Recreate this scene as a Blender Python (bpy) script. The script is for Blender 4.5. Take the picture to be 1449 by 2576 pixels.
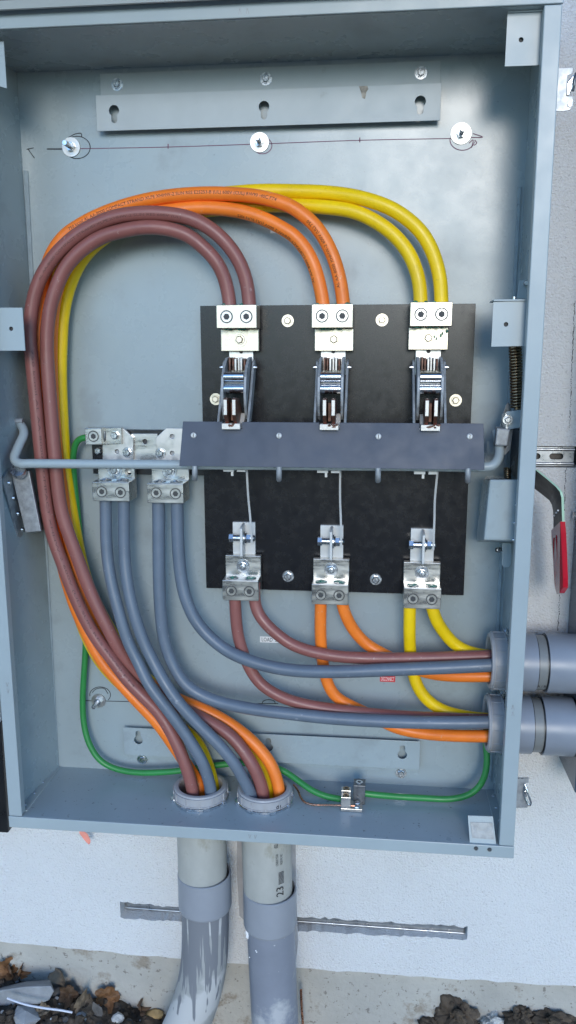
import bpy, bmesh, math, random
from mathutils import Vector, Matrix, noise as mnoise
R_ = math.radians
for o in list(bpy.data.objects): bpy.data.objects.remove(o)
scene = bpy.context.scene
random.seed(7)

# ------------------------------------------------------------------ camera
CX, CY, CZ = 0.76924, -1.72838, 0.97782
YAW, PITCH, ROLL = 0.107229386, -0.193413584, 0.0018989
FPX = 2031.96            # focal length in pixels of a 1449 x 2576 frame
RM = Matrix.Rotation(YAW, 3, 'Z') @ Matrix.Rotation(PITCH, 3, 'X') @ Matrix.Rotation(ROLL, 3, 'Y')
CAMLOC = Vector((CX, CY, CZ))
cam = bpy.data.cameras.new('Camera'); cam_o = bpy.data.objects.new('camera', cam)
scene.collection.objects.link(cam_o); scene.camera = cam_o
cam.sensor_fit = 'VERTICAL'; cam.sensor_height = 36.0; cam.lens = FPX / 2576 * 36.0
cam.clip_start = 0.05; cam.clip_end = 2000
rx, fy, uz = RM @ Vector((1, 0, 0)), RM @ Vector((0, 1, 0)), RM @ Vector((0, 0, 1))
cam_o.matrix_world = Matrix(((rx.x, uz.x, -fy.x, CX), (rx.y, uz.y, -fy.y, CY), (rx.z, uz.z, -fy.z, CZ), (0, 0, 0, 1)))
scene.render.resolution_x = 576; scene.render.resolution_y = 1024

# ------------------------------------------------------------------ sky, sun, exposure
SUN_EL, SUN_AZ = R_(14), R_(174)     # azimuth measured from +Y towards +X
w = bpy.data.worlds.new('World'); scene.world = w; w.use_nodes = True
nt = w.node_tree; nt.nodes.clear()
sky = nt.nodes.new('ShaderNodeTexSky'); sky.sky_type = 'NISHITA'; sky.sun_disc = False
sky.sun_elevation = SUN_EL; sky.sun_rotation = SUN_AZ; sky.altitude = 100; sky.air_density = 0.8; sky.dust_density = 0.0; sky.ozone_density = 3.0
bg = nt.nodes.new('ShaderNodeBackground'); bg.inputs['Strength'].default_value = 0.15
wo = nt.nodes.new('ShaderNodeOutputWorld')
nt.links.new(sky.outputs[0], bg.inputs[0]); nt.links.new(bg.outputs[0], wo.inputs[0])
sl = bpy.data.lights.new('Sun', 'SUN'); sl.energy = 0.60; sl.angle = R_(19); sl.color = (1.0, 0.93, 0.83)
so = bpy.data.objects.new('sun', sl); scene.collection.objects.link(so)
sd = Vector((math.sin(SUN_AZ) * math.cos(SUN_EL), math.cos(SUN_AZ) * math.cos(SUN_EL), math.sin(SUN_EL)))
so.location = sd * 20; so.rotation_euler = sd.to_track_quat('Z', 'Y').to_euler()
vs = scene.view_settings
vs.view_transform = 'Standard'; vs.look = 'None'; vs.exposure = 1.36; vs.gamma = 1; vs.use_curve_mapping = False

# ------------------------------------------------------------------ picture point -> world point
def ray(px, py): return RM @ Vector(((px - 724.5) / FPX, 1, -(py - 1288) / FPX))
def P(px, py, d):
    """world point seen at (px,py) lying d metres in front of the enclosure's back panel (plane y = -d)"""
    r = ray(px, py); return CAMLOC + r * ((-d - CY) / r.y)
def PZ(px, py, z):
    r = ray(px, py); return CAMLOC + r * ((z - CZ) / r.z)
def PX(px, py, x):
    r = ray(px, py); return CAMLOC + r * ((x - CX) / r.x)

# ------------------------------------------------------------------ materials
MATS = {}
def mat(name, col, rough=0.5, metal=0.0, mott=0.12, mscale=6.0, dirt=0.0, dirtcol=(0.03, 0.03, 0.03), dscale=18.0, dthr=0.62,
        bump=0.0, bscale=300.0, rvar=0.15, stretch=(1, 1, 1), spec=0.5, spk=0.0, spkcol=(0.5, 0.5, 0.5), spkscale=90, spkthr=0.7, voro=0.0, voroscale=200, coat=0.0, bdist=0.002):
    m = bpy.data.materials.new(name); m.use_nodes = True; t = m.node_tree; N = t.nodes; L = t.links
    b = N['Principled BSDF']; b.inputs['Metallic'].default_value = metal
    b.inputs['Specular IOR Level'].default_value = spec; b.inputs['Coat Weight'].default_value = coat
    tc = N.new('ShaderNodeTexCoord'); mp = N.new('ShaderNodeMapping'); mp.inputs['Scale'].default_value = stretch
    L.new(tc.outputs['Object'], mp.inputs['Vector'])
    def nz(scale, det=5, rg=0.6):
        n = N.new('ShaderNodeTexNoise'); n.inputs['Scale'].default_value = scale; n.inputs['Detail'].default_value = det
        n.inputs['Roughness'].default_value = rg; L.new(mp.outputs[0], n.inputs['Vector']); return n.outputs['Fac']
    def rng(src, a, b_, c, d):
        r = N.new('ShaderNodeMapRange'); r.inputs[1].default_value = a; r.inputs[2].default_value = b_
        r.inputs[3].default_value = c; r.inputs[4].default_value = d; L.new(src, r.inputs[0]); return r.outputs[0]
    def mix(fac, c1, c2, blend='MIX'):
        x = N.new('ShaderNodeMix'); x.data_type = 'RGBA'; x.blend_type = blend
        if hasattr(fac, 'links') or not isinstance(fac, float): L.new(fac, x.inputs[0])
        else: x.inputs[0].default_value = fac
        for i, c in ((6, c1), (7, c2)):
            if isinstance(c, tuple): x.inputs[i].default_value = (*c, 1)
            else: L.new(c, x.inputs[i])
        return x.outputs[2]
    n1 = nz(mscale)
    lo = tuple(max(0, c * (1 - mott * 1.6)) for c in col); hi = tuple(min(1, c * (1 + mott * 1.6)) for c in col)
    c = mix(rng(n1, 0.25, 0.75, 0, 1), lo, hi)
    if dirt > 0: c = mix(rng(nz(dscale, 8, 0.65), dthr, dthr + 0.08, 0, dirt), c, dirtcol)
    if spk > 0: c = mix(rng(nz(spkscale, 3, 0.7), spkthr, spkthr + 0.04, 0, spk), c, spkcol)
    L.new(c, b.inputs['Base Color'])
    L.new(rng(nz(mscale * 2.3), 0.3, 0.7, max(0.03, rough - rvar), min(1, rough + rvar)), b.inputs['Roughness'])
    if bump > 0 or voro > 0:
        bp = N.new('ShaderNodeBump'); bp.inputs['Distance'].default_value = bdist; bp.inputs['Strength'].default_value = max(bump, voro)
        h = nz(bscale, 4)
        if voro > 0:
            v = N.new('ShaderNodeTexVoronoi'); v.inputs['Scale'].default_value = voroscale; L.new(mp.outputs[0], v.inputs['Vector'])
            a = N.new('ShaderNodeMath'); a.operation = 'ADD'; L.new(h, a.inputs[0]); L.new(v.outputs['Distance'], a.inputs[1]); h = a.outputs[0]
        L.new(h, bp.inputs['Height']); L.new(bp.outputs[0], b.inputs['Normal'])
    MATS[name] = m; return m

mat('enclosure_paint', (0.325, 0.382, 0.397), 0.28, spec=0.55, mott=0.06, mscale=3.0, dirt=0.30, dirtcol=(0.20, 0.22, 0.23), dscale=7, dthr=0.57, bump=0.06, bscale=420, rvar=0.08, spk=0.35, spkcol=(0.13, 0.13, 0.13), spkscale=75, spkthr=0.68)
mat('floor_paint', (0.315, 0.38, 0.41), 0.32, mott=0.06, mscale=4.0, dirt=0.5, dirtcol=(0.09, 0.09, 0.10), dscale=16, dthr=0.66, bump=0.06, bscale=420, rvar=0.08, spk=0.7, spkcol=(0.07, 0.06, 0.05), spkscale=85, spkthr=0.655)
mat('lip_paint', (0.345, 0.40, 0.415), 0.34, mott=0.04, mscale=5.0, bump=0.04, bscale=420, rvar=0.06)
mat('bracket_paint', (0.40, 0.44, 0.45), 0.45, mott=0.05, mscale=6.0, dirt=0.35, dirtcol=(0.20, 0.17, 0.13), dscale=14, dthr=0.68, rvar=0.08)
mat('weld_paint', (0.27, 0.33, 0.36), 0.55, mott=0.12, mscale=25.0, dirt=0.6, dirtcol=(0.10, 0.10, 0.10), dscale=60, dthr=0.62, bump=0.4, bscale=150)
mat('neighbour_paint', (0.07, 0.095, 0.13), 0.20, spec=0.35, mott=0.04, mscale=5, rvar=0.04)
mat('black_paint', (0.008, 0.009, 0.011), 0.35, mott=0.2)
mat('board', (0.008, 0.008, 0.010), 0.26, spec=0.40, mott=0.10, mscale=25, dirt=0.55, dirtcol=(0.003, 0.003, 0.004), dscale=20, dthr=0.63, spk=0.5, spkcol=(0.16, 0.16, 0.16), spkscale=130, spkthr=0.765, rvar=0.05)
mat('shield', (0.044, 0.057, 0.083), 0.48, mott=0.10, mscale=8, dirt=0.5, dirtcol=(0.028, 0.032, 0.05), dscale=14, dthr=0.66, rvar=0.08)
mat('aluminium', (0.52, 0.515, 0.49), 0.33, 1.0, mott=0.10, mscale=30, bump=0.10, bscale=160, stretch=(0.25, 1, 1), dirt=0.25, dirtcol=(0.45, 0.40, 0.33), dscale=60, dthr=0.64)
mat('tinned', (0.60, 0.54, 0.44), 0.34, 1.0, mott=0.06, mscale=25, dirt=0.3, dirtcol=(0.55, 0.42, 0.24), dscale=45, dthr=0.62, bump=0.05, bscale=200)
mat('bus_plate', (0.56, 0.55, 0.53), 0.38, 1.0, mott=0.06, mscale=20, dirt=0.3, dirtcol=(0.55, 0.53, 0.52), dscale=50, dthr=0.6)
mat('white_plate', (0.60, 0.60, 0.585), 0.45, 0.25, mott=0.05, mscale=30, dirt=0.3, dirtcol=(0.45, 0.43, 0.40), dscale=70, dthr=0.64)
mat('zinc', (0.66, 0.68, 0.70), 0.26, 1.0, mott=0.12, mscale=60, rvar=0.10)
mat('chrome', (0.72, 0.74, 0.77), 0.16, 1.0, mott=0.06, mscale=60, rvar=0.05)
mat('galvanised', (0.31, 0.325, 0.335), 0.46, 0.25, mott=0.22, mscale=70, bump=0.08, bscale=260, dirt=0.3, dirtcol=(0.12, 0.13, 0.14), dscale=40, dthr=0.64)
mat('steel_dark', (0.16, 0.17, 0.18), 0.40, 0.8, mott=0.25, mscale=60)
mat('bronze_spring', (0.33, 0.24, 0.15), 0.28, 1.0, mott=0.25, mscale=60)
mat('copper', (0.62, 0.30, 0.20), 0.30, 1.0, mott=0.12, mscale=90)
mat('copper_stained', (0.13, 0.065, 0.045), 0.45, 0.4, mott=0.5, mscale=70, dirt=0.8, dirtcol=(0.22, 0.03, 0.012), dscale=80, dthr=0.55)
mat('finger_end', (0.70, 0.66, 0.60), 0.42, 0.3, mott=0.08, mscale=90, dirt=0.85, dirtcol=(0.28, 0.05, 0.02), dscale=75, dthr=0.60)
mat('compound', (0.008, 0.17, 0.11), 0.30, mott=0.5, mscale=120, bump=0.5, bscale=180, dirt=0.8, dirtcol=(0.45, 0.55, 0.52), dscale=140, dthr=0.56)
mat('bore', (0.05, 0.05, 0.05), 0.6)
def cable(name, col, scuff): mat(name, col, 0.40, mott=0.08, mscale=14, dirt=0.30, dirtcol=tuple(c * 0.55 for c in col), dscale=26, dthr=0.62, spk=0.6, spkcol=scuff, spkscale=75, spkthr=0.665, bump=0.05, bscale=200, rvar=0.08)
cable('cable_brown', (0.265, 0.095, 0.080), (0.42, 0.27, 0.25))
cable('cable_orange', (0.93, 0.21, 0.022), (0.85, 0.42, 0.20))
cable('cable_yellow', (0.90, 0.59, 0.004), (0.60, 0.40, 0.02))
cable('cable_grey', (0.125, 0.155, 0.195), (0.28, 0.30, 0.33))
cable('cable_green', (0.030, 0.235, 0.055), (0.012, 0.09, 0.025))
mat('ink', (0.012, 0.011, 0.014), 0.7); mat('ink_violet', (0.19, 0.08, 0.13), 0.7); mat('cable_print', (0.06, 0.03, 0.02), 0.7); mat('brown_print', (0.13, 0.052, 0.045), 0.7)
mat('pvc', (0.285, 0.298, 0.325), 0.36, mott=0.05, mscale=9, spk=0.4, spkcol=(0.18, 0.19, 0.21), spkscale=50, spkthr=0.76, rvar=0.06)
mat('pvc_side', (0.225, 0.245, 0.28), 0.34, mott=0.05, mscale=9, spk=0.4, spkcol=(0.14, 0.15, 0.17), spkscale=60, spkthr=0.70, rvar=0.06)
mat('pvc_old', (0.40, 0.395, 0.36), 0.50, mott=0.10, mscale=11, dirt=0.55, dirtcol=(0.27, 0.25, 0.19), dscale=13, dthr=0.57, rvar=0.1, stretch=(1, 1, 0.6))
mat('pvc_band', (0.20, 0.205, 0.20), 0.40, mott=0.06, mscale=10, rvar=0.06)
mat('pvc_lower', (0.24, 0.255, 0.295), 0.42, mott=0.08, mscale=8, dirt=0.8, dirtcol=(0.50, 0.50, 0.50), dscale=6, dthr=0.545, spk=0.8, spkcol=(0.6, 0.6, 0.6), spkscale=70, spkthr=0.70, rvar=0.06)
mat('bushing', (0.37, 0.365, 0.37), 0.45, mott=0.05, mscale=40, spk=0.5, spkcol=(0.2, 0.2, 0.2), spkscale=110, spkthr=0.72)
mat('sticker', (0.78, 0.78, 0.76), 0.5, mott=0.03); mat('sticker_red', (0.62, 0.02, 0.03), 0.45, mott=0.05)
mat('label_white', (0.85, 0.85, 0.85), 0.5, mott=0.02)
mat('grip_red', (0.46, 0.006, 0.020), 0.18, mott=0.06, coat=0.3)
mat('handle_black', (0.012, 0.011, 0.010), 0.42, mott=0.2); mat('handle_edge', (0.36, 0.52, 0.36), 0.45, mott=0.12)
mat('stucco', (0.77, 0.77, 0.765), 0.85, mott=0.03, mscale=3, dirt=0.4, dirtcol=(0.45, 0.42, 0.37), dscale=7, dthr=0.70, spk=0.6, spkcol=(0.45, 0.45, 0.45), spkscale=210, spkthr=0.615, bump=1.0, bscale=230, voro=0.0, rvar=0.05, bdist=0.006)
mat('foam', (0.075, 0.078, 0.085), 0.9, mott=0.25, mscale=30, bump=0.6, bscale=120)
mat('patch_shade_grey', (0.40, 0.40, 0.41), 0.9, mott=0.10, mscale=18, spk=0.6, spkcol=(0.22, 0.22, 0.22), spkscale=70, spkthr=0.66, bump=0.8, bscale=120)  # rough grey for the wall gap, its tone mostly stands in for shade
mat('concrete', (0.45, 0.43, 0.385), 0.85, mott=0.12, mscale=5, dirt=0.75, dirtcol=(0.23, 0.185, 0.135), dscale=10, dthr=0.545, spk=0.7, spkcol=(0.15, 0.13, 0.11), spkscale=75, spkthr=0.615, bump=0.8, bscale=60, bdist=0.004)
mat('strut', (0.40, 0.41, 0.42), 0.34, 0.9, mott=0.15, mscale=30)
mat('soil', (0.075, 0.055, 0.038), 0.95, mott=0.5, mscale=30, spk=0.6, spkcol=(0.22, 0.19, 0.15), spkscale=60, spkthr=0.66, bump=1.0, bscale=60)
mat('ground', (0.20, 0.175, 0.14), 0.95, mott=0.3, mscale=0.8, bump=0.5, bscale=8)
mat('stone_grey', (0.27, 0.28, 0.29), 0.85, mott=0.2, mscale=18, spk=0.7, spkcol=(0.5, 0.5, 0.5), spkscale=40, spkthr=0.68, bump=0.6, bscale=90)
mat('stone_dark', (0.115, 0.105, 0.095), 0.9, mott=0.4, mscale=30, bump=0.8, bscale=90)
mat('stone_white', (0.52, 0.51, 0.48), 0.85, mott=0.15, mscale=40, bump=0.8, bscale=90)
mat('stone_tan', (0.46, 0.30, 0.13), 0.85, mott=0.2, mscale=40, bump=0.8, bscale=90)
mat('leaf_brown', (0.12, 0.072, 0.042), 0.75, mott=0.4, mscale=30, bump=0.5, bscale=90)
mat('leaf_orange', (0.19, 0.09, 0.036), 0.7, mott=0.35, mscale=35, bump=0.5, bscale=90)
mat('leaf_grey', (0.20, 0.15, 0.10), 0.8, mott=0.3, mscale=30, bump=0.5, bscale=90)
mat('zip_tie', (0.62, 0.64, 0.72), 0.35, mott=0.05)
mat('ribbon', (0.80, 0.27, 0.20), 0.5, mott=0.15)

def drip_material():
    m = bpy.data.materials.new('pvc_dripped'); m.use_nodes = True; t = m.node_tree; N = t.nodes; L = t.links; b = N['Principled BSDF']
    tc = N.new('ShaderNodeTexCoord'); sep = N.new('ShaderNodeSeparateXYZ'); L.new(tc.outputs['Object'], sep.inputs[0])
    mp = N.new('ShaderNodeMapping'); mp.inputs['Scale'].default_value = (1, 1, 0.07); L.new(tc.outputs['Object'], mp.inputs[0])
    n = N.new('ShaderNodeTexNoise'); n.inputs['Scale'].default_value = 62; n.inputs['Detail'].default_value = 3; L.new(mp.outputs[0], n.inputs['Vector'])
    a = N.new('ShaderNodeMath'); a.operation = 'MULTIPLY_ADD'; L.new(sep.outputs['Z'], a.inputs[0]); a.inputs[1].default_value = 1.1; a.inputs[2].default_value = -0.035
    s = N.new('ShaderNodeMath'); s.operation = 'ADD'; L.new(a.outputs[0], s.inputs[0]); L.new(n.outputs['Fac'], s.inputs[1])
    r = N.new('ShaderNodeMapRange'); r.inputs[1].default_value = 0.60; r.inputs[2].default_value = 0.625; L.new(s.outputs[0], r.inputs[0])
    n2 = N.new('ShaderNodeTexNoise'); n2.inputs['Scale'].default_value = 9; n2.inputs['Detail'].default_value = 5; L.new(tc.outputs['Object'], n2.inputs['Vector'])
    r2 = N.new('ShaderNodeMapRange'); r2.inputs[1].default_value = 0.50; r2.inputs[2].default_value = 0.56; L.new(n2.outputs['Fac'], r2.inputs[0])
    x = N.new('ShaderNodeMix'); x.data_type = 'RGBA'; L.new(r2.outputs[0], x.inputs[0]); x.inputs[6].default_value = (0.36, 0.36, 0.345, 1); x.inputs[7].default_value = (0.52, 0.515, 0.50, 1)
    y = N.new('ShaderNodeMix'); y.data_type = 'RGBA'; L.new(r.outputs[0], y.inputs[0]); L.new(x.outputs[2], y.inputs[6]); y.inputs[7].default_value = (0.20, 0.205, 0.22, 1)
    L.new(y.outputs[2], b.inputs['Base Color']); b.inputs['Roughness'].default_value = 0.5
    MATS['pvc_dripped'] = m
drip_material()

# ------------------------------------------------------------------ shapes: (verts, faces, smooth flags)
def join(*sh):
    V, F, S = [], [], []
    for v, f, s in sh:
        k = len(V); V += list(v); F += [tuple(i + k for i in q) for q in f]; S += list(s)
    return V, F, S
def box(x0, x1, y0, y1, z0, z1):
    v = [Vector((x, y, z)) for z in (z0, z1) for y in (y0, y1) for x in (x0, x1)]
    f = [(0, 1, 3, 2), (4, 6, 7, 5), (0, 4, 5, 1), (1, 5, 7, 3), (3, 7, 6, 2), (2, 6, 4, 0)]
    return v, f, [False] * 6
def hexa(front, back):
    """front and back: four corners each, same order"""
    v = [Vector(p) for p in front] + [Vector(p) for p in back]
    f = [(0, 1, 2, 3), (7, 6, 5, 4)] + [(i, (i + 1) % 4, 4 + (i + 1) % 4, 4 + i) for i in range(4)]
    return v, f, [False] * 6
def hull(pts):
    bm = bmesh.new()
    for p in pts: bm.verts.new(p)
    bmesh.ops.convex_hull(bm, input=bm.verts)
    bmesh.ops.delete(bm, geom=[v for v in bm.verts if not v.link_faces], context='VERTS')
    bmesh.ops.dissolve_limit(bm, angle_limit=0.02, verts=bm.verts, edges=bm.edges)
    bm.verts.index_update()
    r = [v.co.copy() for v in bm.verts], [tuple(v.index for v in f.verts) for f in bm.faces], [False] * len(bm.faces)
    bm.free(); return r
def frame_of(ax):
    ax = Vector(ax).normalized(); ref = Vector((0, 0, 1)) if abs(ax.z) < 0.9 else Vector((1, 0, 0))
    u = ax.cross(ref).normalized(); return u, ax.cross(u).normalized(), ax
def cyl(p0, p1, r0, r1=None, n=20, caps=True):
    p0, p1 = Vector(p0), Vector(p1); r1 = r0 if r1 is None else r1; u, v_, a = frame_of(p1 - p0)
    V, F, S = [], [], []
    for p, r in ((p0, r0), (p1, r1)):
        for i in range(n): t = 2 * math.pi * i / n; V.append(p + u * (r * math.cos(t)) + v_ * (r * math.sin(t)))
    for i in range(n): F.append((i, (i + 1) % n, n + (i + 1) % n, n + i)); S.append(n > 8)
    if caps:
        k = len(V); V += [x.copy() for x in V[:2 * n]]
        F += [tuple(range(k, k + n)), tuple(range(k + n, k + 2 * n))]; S += [False, False]
    return V, F, S
def revolve(prof, origin, axis, n=40, closed=True, ang=2 * math.pi):
    """prof: (radius, distance along axis) loop; a pair flagged by a repeat gives a hard edge"""
    u, v_, a = frame_of(axis); o = Vector(origin); V, F, S = [], [], []
    m = len(prof); segs = m if closed else m - 1
    for k in range(segs):
        (r0, h0), (r1, h1) = prof[k], prof[(k + 1) % m]; b = len(V)
        for r, h in ((r0, h0), (r1, h1)):
            for i in range(n): t = ang * i / n; V.append(o + a * h + u * (r * math.cos(t)) + v_ * (r * math.sin(t)))
        for i in range(n): F.append((b + i, b + (i + 1) % n, b + n + (i + 1) % n, b + n + i)); S.append(True)
    return V, F, S
def spline(pts, per=10):
    pts = [Vector(p) for p in pts]; q = [pts[0] * 2 - pts[1]] + pts + [pts[-1] * 2 - pts[-2]]; out = []
    for i in range(1, len(q) - 2):
        p0, p1, p2, p3 = q[i - 1], q[i], q[i + 1], q[i + 2]
        t0 = 0; t1 = t0 + max(1e-6, (p1 - p0).length) ** 0.5; t2 = t1 + max(1e-6, (p2 - p1).length) ** 0.5; t3 = t2 + max(1e-6, (p3 - p2).length) ** 0.5
        for k in range(per):
            t = t1 + (t2 - t1) * k / per
            A1 = p0 * ((t1 - t) / (t1 - t0)) + p1 * ((t - t0) / (t1 - t0)); A2 = p1 * ((t2 - t) / (t2 - t1)) + p2 * ((t - t1) / (t2 - t1)); A3 = p2 * ((t3 - t) / (t3 - t2)) + p3 * ((t - t2) / (t3 - t2))
            B1 = A1 * ((t2 - t) / (t2 - t0)) + A2 * ((t - t0) / (t2 - t0)); B2 = A2 * ((t3 - t) / (t3 - t1)) + A3 * ((t - t1) / (t3 - t1))
            out.append(B1 * ((t2 - t) / (t2 - t1)) + B2 * ((t - t1) / (t2 - t1)))
    out.append(pts[-1]); return out
def smooth_path(p, it=3):
    p = [q.copy() for q in p]
    for _ in range(it): p = [p[0]] + [(p[i - 1] + p[i] * 2 + p[i + 1]) / 4 for i in range(1, len(p) - 1)] + [p[-1]]
    return p
def tube(path, r, n=14, caps=True):
    V, F, S = [], [], []; m = len(path); u = None
    for i, p in enumerate(path):
        t = (path[min(i + 1, m - 1)] - path[max(i - 1, 0)]).normalized()
        if u is None: u = frame_of(t)[0]
        u = (u - t * u.dot(t)).normalized(); v_ = t.cross(u); rr = r(i / (m - 1)) if callable(r) else r
        for k in range(n): a = 2 * math.pi * k / n; V.append(p + u * (rr * math.cos(a)) + v_ * (rr * math.sin(a)))
    for i in range(m - 1):
        for k in range(n): F.append((i * n + k, i * n + (k + 1) % n, (i + 1) * n + (k + 1) % n, (i + 1) * n + k)); S.append(True)
    if caps:
        for b in (0, (m - 1) * n):
            k = len(V); V += [V[b + j].copy() for j in range(n)]; F.append(tuple(range(k, k + n))); S.append(False)
    return V, F, S
def plate(outer, holes, f, t):
    """flat plate with holes; f(u, v, w) -> world, thickness t along w"""
    bm = bmesh.new(); loops = []; edges = []
    for lp in [outer] + list(holes):
        vs_ = [bm.verts.new((a, b, 0)) for a, b in lp]; loops.append(vs_)
        edges += [bm.edges.new((vs_[i], vs_[(i + 1) % len(vs_)])) for i in range(len(vs_))]
    bm.verts.index_update()
    bmesh.ops.triangle_fill(bm, use_beauty=True, use_dissolve=False, edges=edges)
    bm.verts.index_update(); co = [v.co.copy() for v in bm.verts]; tri = [tuple(v.index for v in q.verts) for q in bm.faces]
    lidx = [[v.index for v in l] for l in loops]; bm.free(); k = len(co)
    V = [f(c.x, c.y, 0) for c in co] + [f(c.x, c.y, t) for c in co]
    F = list(tri) + [tuple(i + k for i in reversed(q)) for q in tri]
    for l in lidx:
        for i in range(len(l)): a, b = l[i], l[(i + 1) % len(l)]; F.append((a, b, b + k, a + k))
    return V, F, [False] * len(F)
def circ(cx, cy, r, n=20): return [(cx + r * math.cos(2 * math.pi * i / n), cy + r * math.sin(2 * math.pi * i / n)) for i in range(n)]
def keyhole(cx, cy, r, r2, h, flip=1):
    a = math.asin(r2 / r); pts = []
    for i in range(17): t = -math.pi / 2 + a + (2 * math.pi - 2 * a) * i / 16; pts.append((cx + r * math.cos(t), cy + flip * r * math.sin(t)))
    for i in range(9): t = math.pi + math.pi * i / 8; pts.append((cx + r2 * math.cos(t), cy + flip * (-h + r2 * math.sin(t))))
    return pts
fXZ = lambda d0: (lambda u, v, w: Vector((u, -d0 + w, v)))       # plate facing the viewer, front face at depth d0
def blob(c, rx_, ry_, rz_, seed=0, sub=2, amp=0.25, freq=1.6, rot=0):
    bm = bmesh.new(); bmesh.ops.create_icosphere(bm, subdivisions=sub, radius=1)
    Mr = Matrix.Rotation(rot, 3, 'Y'); V = []
    for v in bm.verts:
        k = 1 + amp * mnoise.noise(v.co * freq + Vector((seed * 7.1, seed * 3.3, 0))) + (amp * 0.45 * mnoise.noise(v.co * freq * 2.7 + Vector((seed, 5, 0))) + amp * 0.25 * mnoise.noise(v.co * freq * 6 + Vector((seed, 9, 0))) if sub > 2 else 0)
        V.append(Vector(c) + Mr @ Vector((v.co.x * rx_ * k, v.co.y * ry_ * k, v.co.z * rz_ * k)))
    bm.verts.index_update(); F = [tuple(v.index for v in q.verts) for q in bm.faces]; bm.free()
    return V, F, [False] * len(F)
def text_shape(s, size):
    cu = bpy.data.curves.new('t', 'FONT'); cu.body = s; cu.size = size; cu.resolution_u = 2
    ob = bpy.data.objects.new('t', cu); scene.collection.objects.link(ob); dg = bpy.context.evaluated_depsgraph_get(); dg.update()
    me = ob.evaluated_get(dg).to_mesh(); V = [v.co.copy() for v in me.vertices]; F = [tuple(p.vertices) for p in me.polygons]
    ob.evaluated_get(dg).to_mesh_clear(); bpy.data.objects.remove(ob); bpy.data.curves.remove(cu); return V, F

# ------------------------------------------------------------------ objects
ORG = {}
def thing(name, label, cat, loc, group=None):
    o = bpy.data.objects.new(name, None); scene.collection.objects.link(o); o.location = loc; ORG[o] = Vector(loc)
    o.empty_display_size = 0.02; o['label'] = label; o['category'] = cat
    if group: o['group'] = group
    return o
def tag(o, label, cat, group=None):
    o['label'] = label; o['category'] = cat
    if group: o['group'] = group
    return o
def obj(name, shape, m, parent=None, bevel=0.0, seg=2, kind=None, label=None):
    V, F, S = shape; me = bpy.data.meshes.new(name)
    lo = Vector((min(v.x for v in V), min(v.y for v in V), min(v.z for v in V))); hi = Vector((max(v.x for v in V), max(v.y for v in V), max(v.z for v in V)))
    c = (lo + hi) / 2
    me.from_pydata([tuple(v - c) for v in V], [], F); me.polygons.foreach_set('use_smooth', S)
    bm = bmesh.new(); bm.from_mesh(me); bmesh.ops.recalc_face_normals(bm, faces=bm.faces); bm.to_mesh(me); bm.free()
    me.materials.append(MATS[m]); o = bpy.data.objects.new(name, me); scene.collection.objects.link(o)
    o.location = c - (ORG[parent] if parent else Vector()); ORG[o] = c
    if parent: o.parent = parent
    if bevel:
        b = o.modifiers.new('bevel', 'BEVEL'); b.width = bevel; b.segments = seg; b.limit_method = 'ANGLE'; b.angle_limit = R_(35)
    if kind: o['kind'] = kind
    if label: o['label'] = label
    return o
CACHE = {}
def inst(name, key, make, m, parent, pos, rot=(0, 0, 0)):
    """a repeated small part sharing mesh data; make() returns a shape round the origin, facing -y"""
    if key not in CACHE:
        V, F, S = make(); me = bpy.data.meshes.new(name); me.from_pydata([tuple(v) for v in V], [], F); me.polygons.foreach_set('use_smooth', S)
        bm = bmesh.new(); bm.from_mesh(me); bmesh.ops.recalc_face_normals(bm, faces=bm.faces); bm.to_mesh(me); bm.free(); CACHE[key] = me; me.materials.append(MATS[m])
    o = bpy.data.objects.new(name, CACHE[key]); scene.collection.objects.link(o); pos = Vector(pos)
    o.location = pos - (ORG[parent] if parent else Vector()); o.rotation_euler = rot; ORG[o] = pos
    if parent: o.parent = parent
    return o
def hexhead(r, h):
    a = cyl((0, 0.0, 0), (0, -h * 0.78, 0), r, r, 6); b = cyl((0, -h * 0.78, 0), (0, -h, 0), r, r * 0.80, 6)
    return join(a, b, cyl((0, -h, 0), (0, -h - 0.0006, 0), r * 0.7, r * 0.66, 14))
def bolt(parent, pos, rh=0.008, rw=0.0125, h=0.007, m='zinc', rot=(0, 0, 0), tw=None, stud=0):
    tw = random.uniform(0, 1) if tw is None else tw
    o = inst('bolt', ('hex', rh, h, m, stud), lambda: hexhead(rh, h) if not stud else join(hexhead(rh, h), cyl((0, -h, 0), (0, -h - stud, 0), rh * 0.5, rh * 0.45, 12)), m, parent, pos, (rot[0], rot[1] + tw, rot[2]))
    if rw:
        wo_ = inst('washer', ('washer', rw, m), lambda: join(cyl((0, 0.001, 0), (0, -0.0018, 0), rw, rw * 0.97, 28), cyl((0, -0.0018, 0), (0, -0.0036, 0), rw * 0.70, rw * 0.66, 24)), m, o, pos)
    return o
def set_screw(parent, pos, r, m='aluminium', dark=0.0, rot=(0, 0, 0)):
    def mk():
        hx = circ(0, 0, r * 0.50, 6)
        ring = plate(circ(0, 0, r * 0.78, 28), [hx], lambda u, v, w_: Vector((u, -0.0012 + w_, v)), 0.006)
        rim = revolve([(r * 0.95, 0.0), (r * 0.95, 0.0008), (r * 1.0, 0.0008), (r * 1.0, 0.0)], (0, 0.0003, 0), (0, -1, 0), 28)
        return join(ring, rim, cyl((0, 0.0046, 0), (0, 0.004, 0), r * 0.5, None, 12))
    o = inst('set_screw', ('ss', r, m), mk, m, parent, pos, (rot[0], rot[1] + random.uniform(0, 1), rot[2]))
    inst('screw_bore', ('sb', r), lambda: cyl((0, 0.001, 0), (0, -0.0004, 0), r * 1.02, None, 28), 'bore', o, pos, (0, 0, 0))
    return o

W, H, D, FL, BL, BR = 1.064, 1.5445, 0.2156, 0.0289, 0.026, 0.0102

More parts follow.
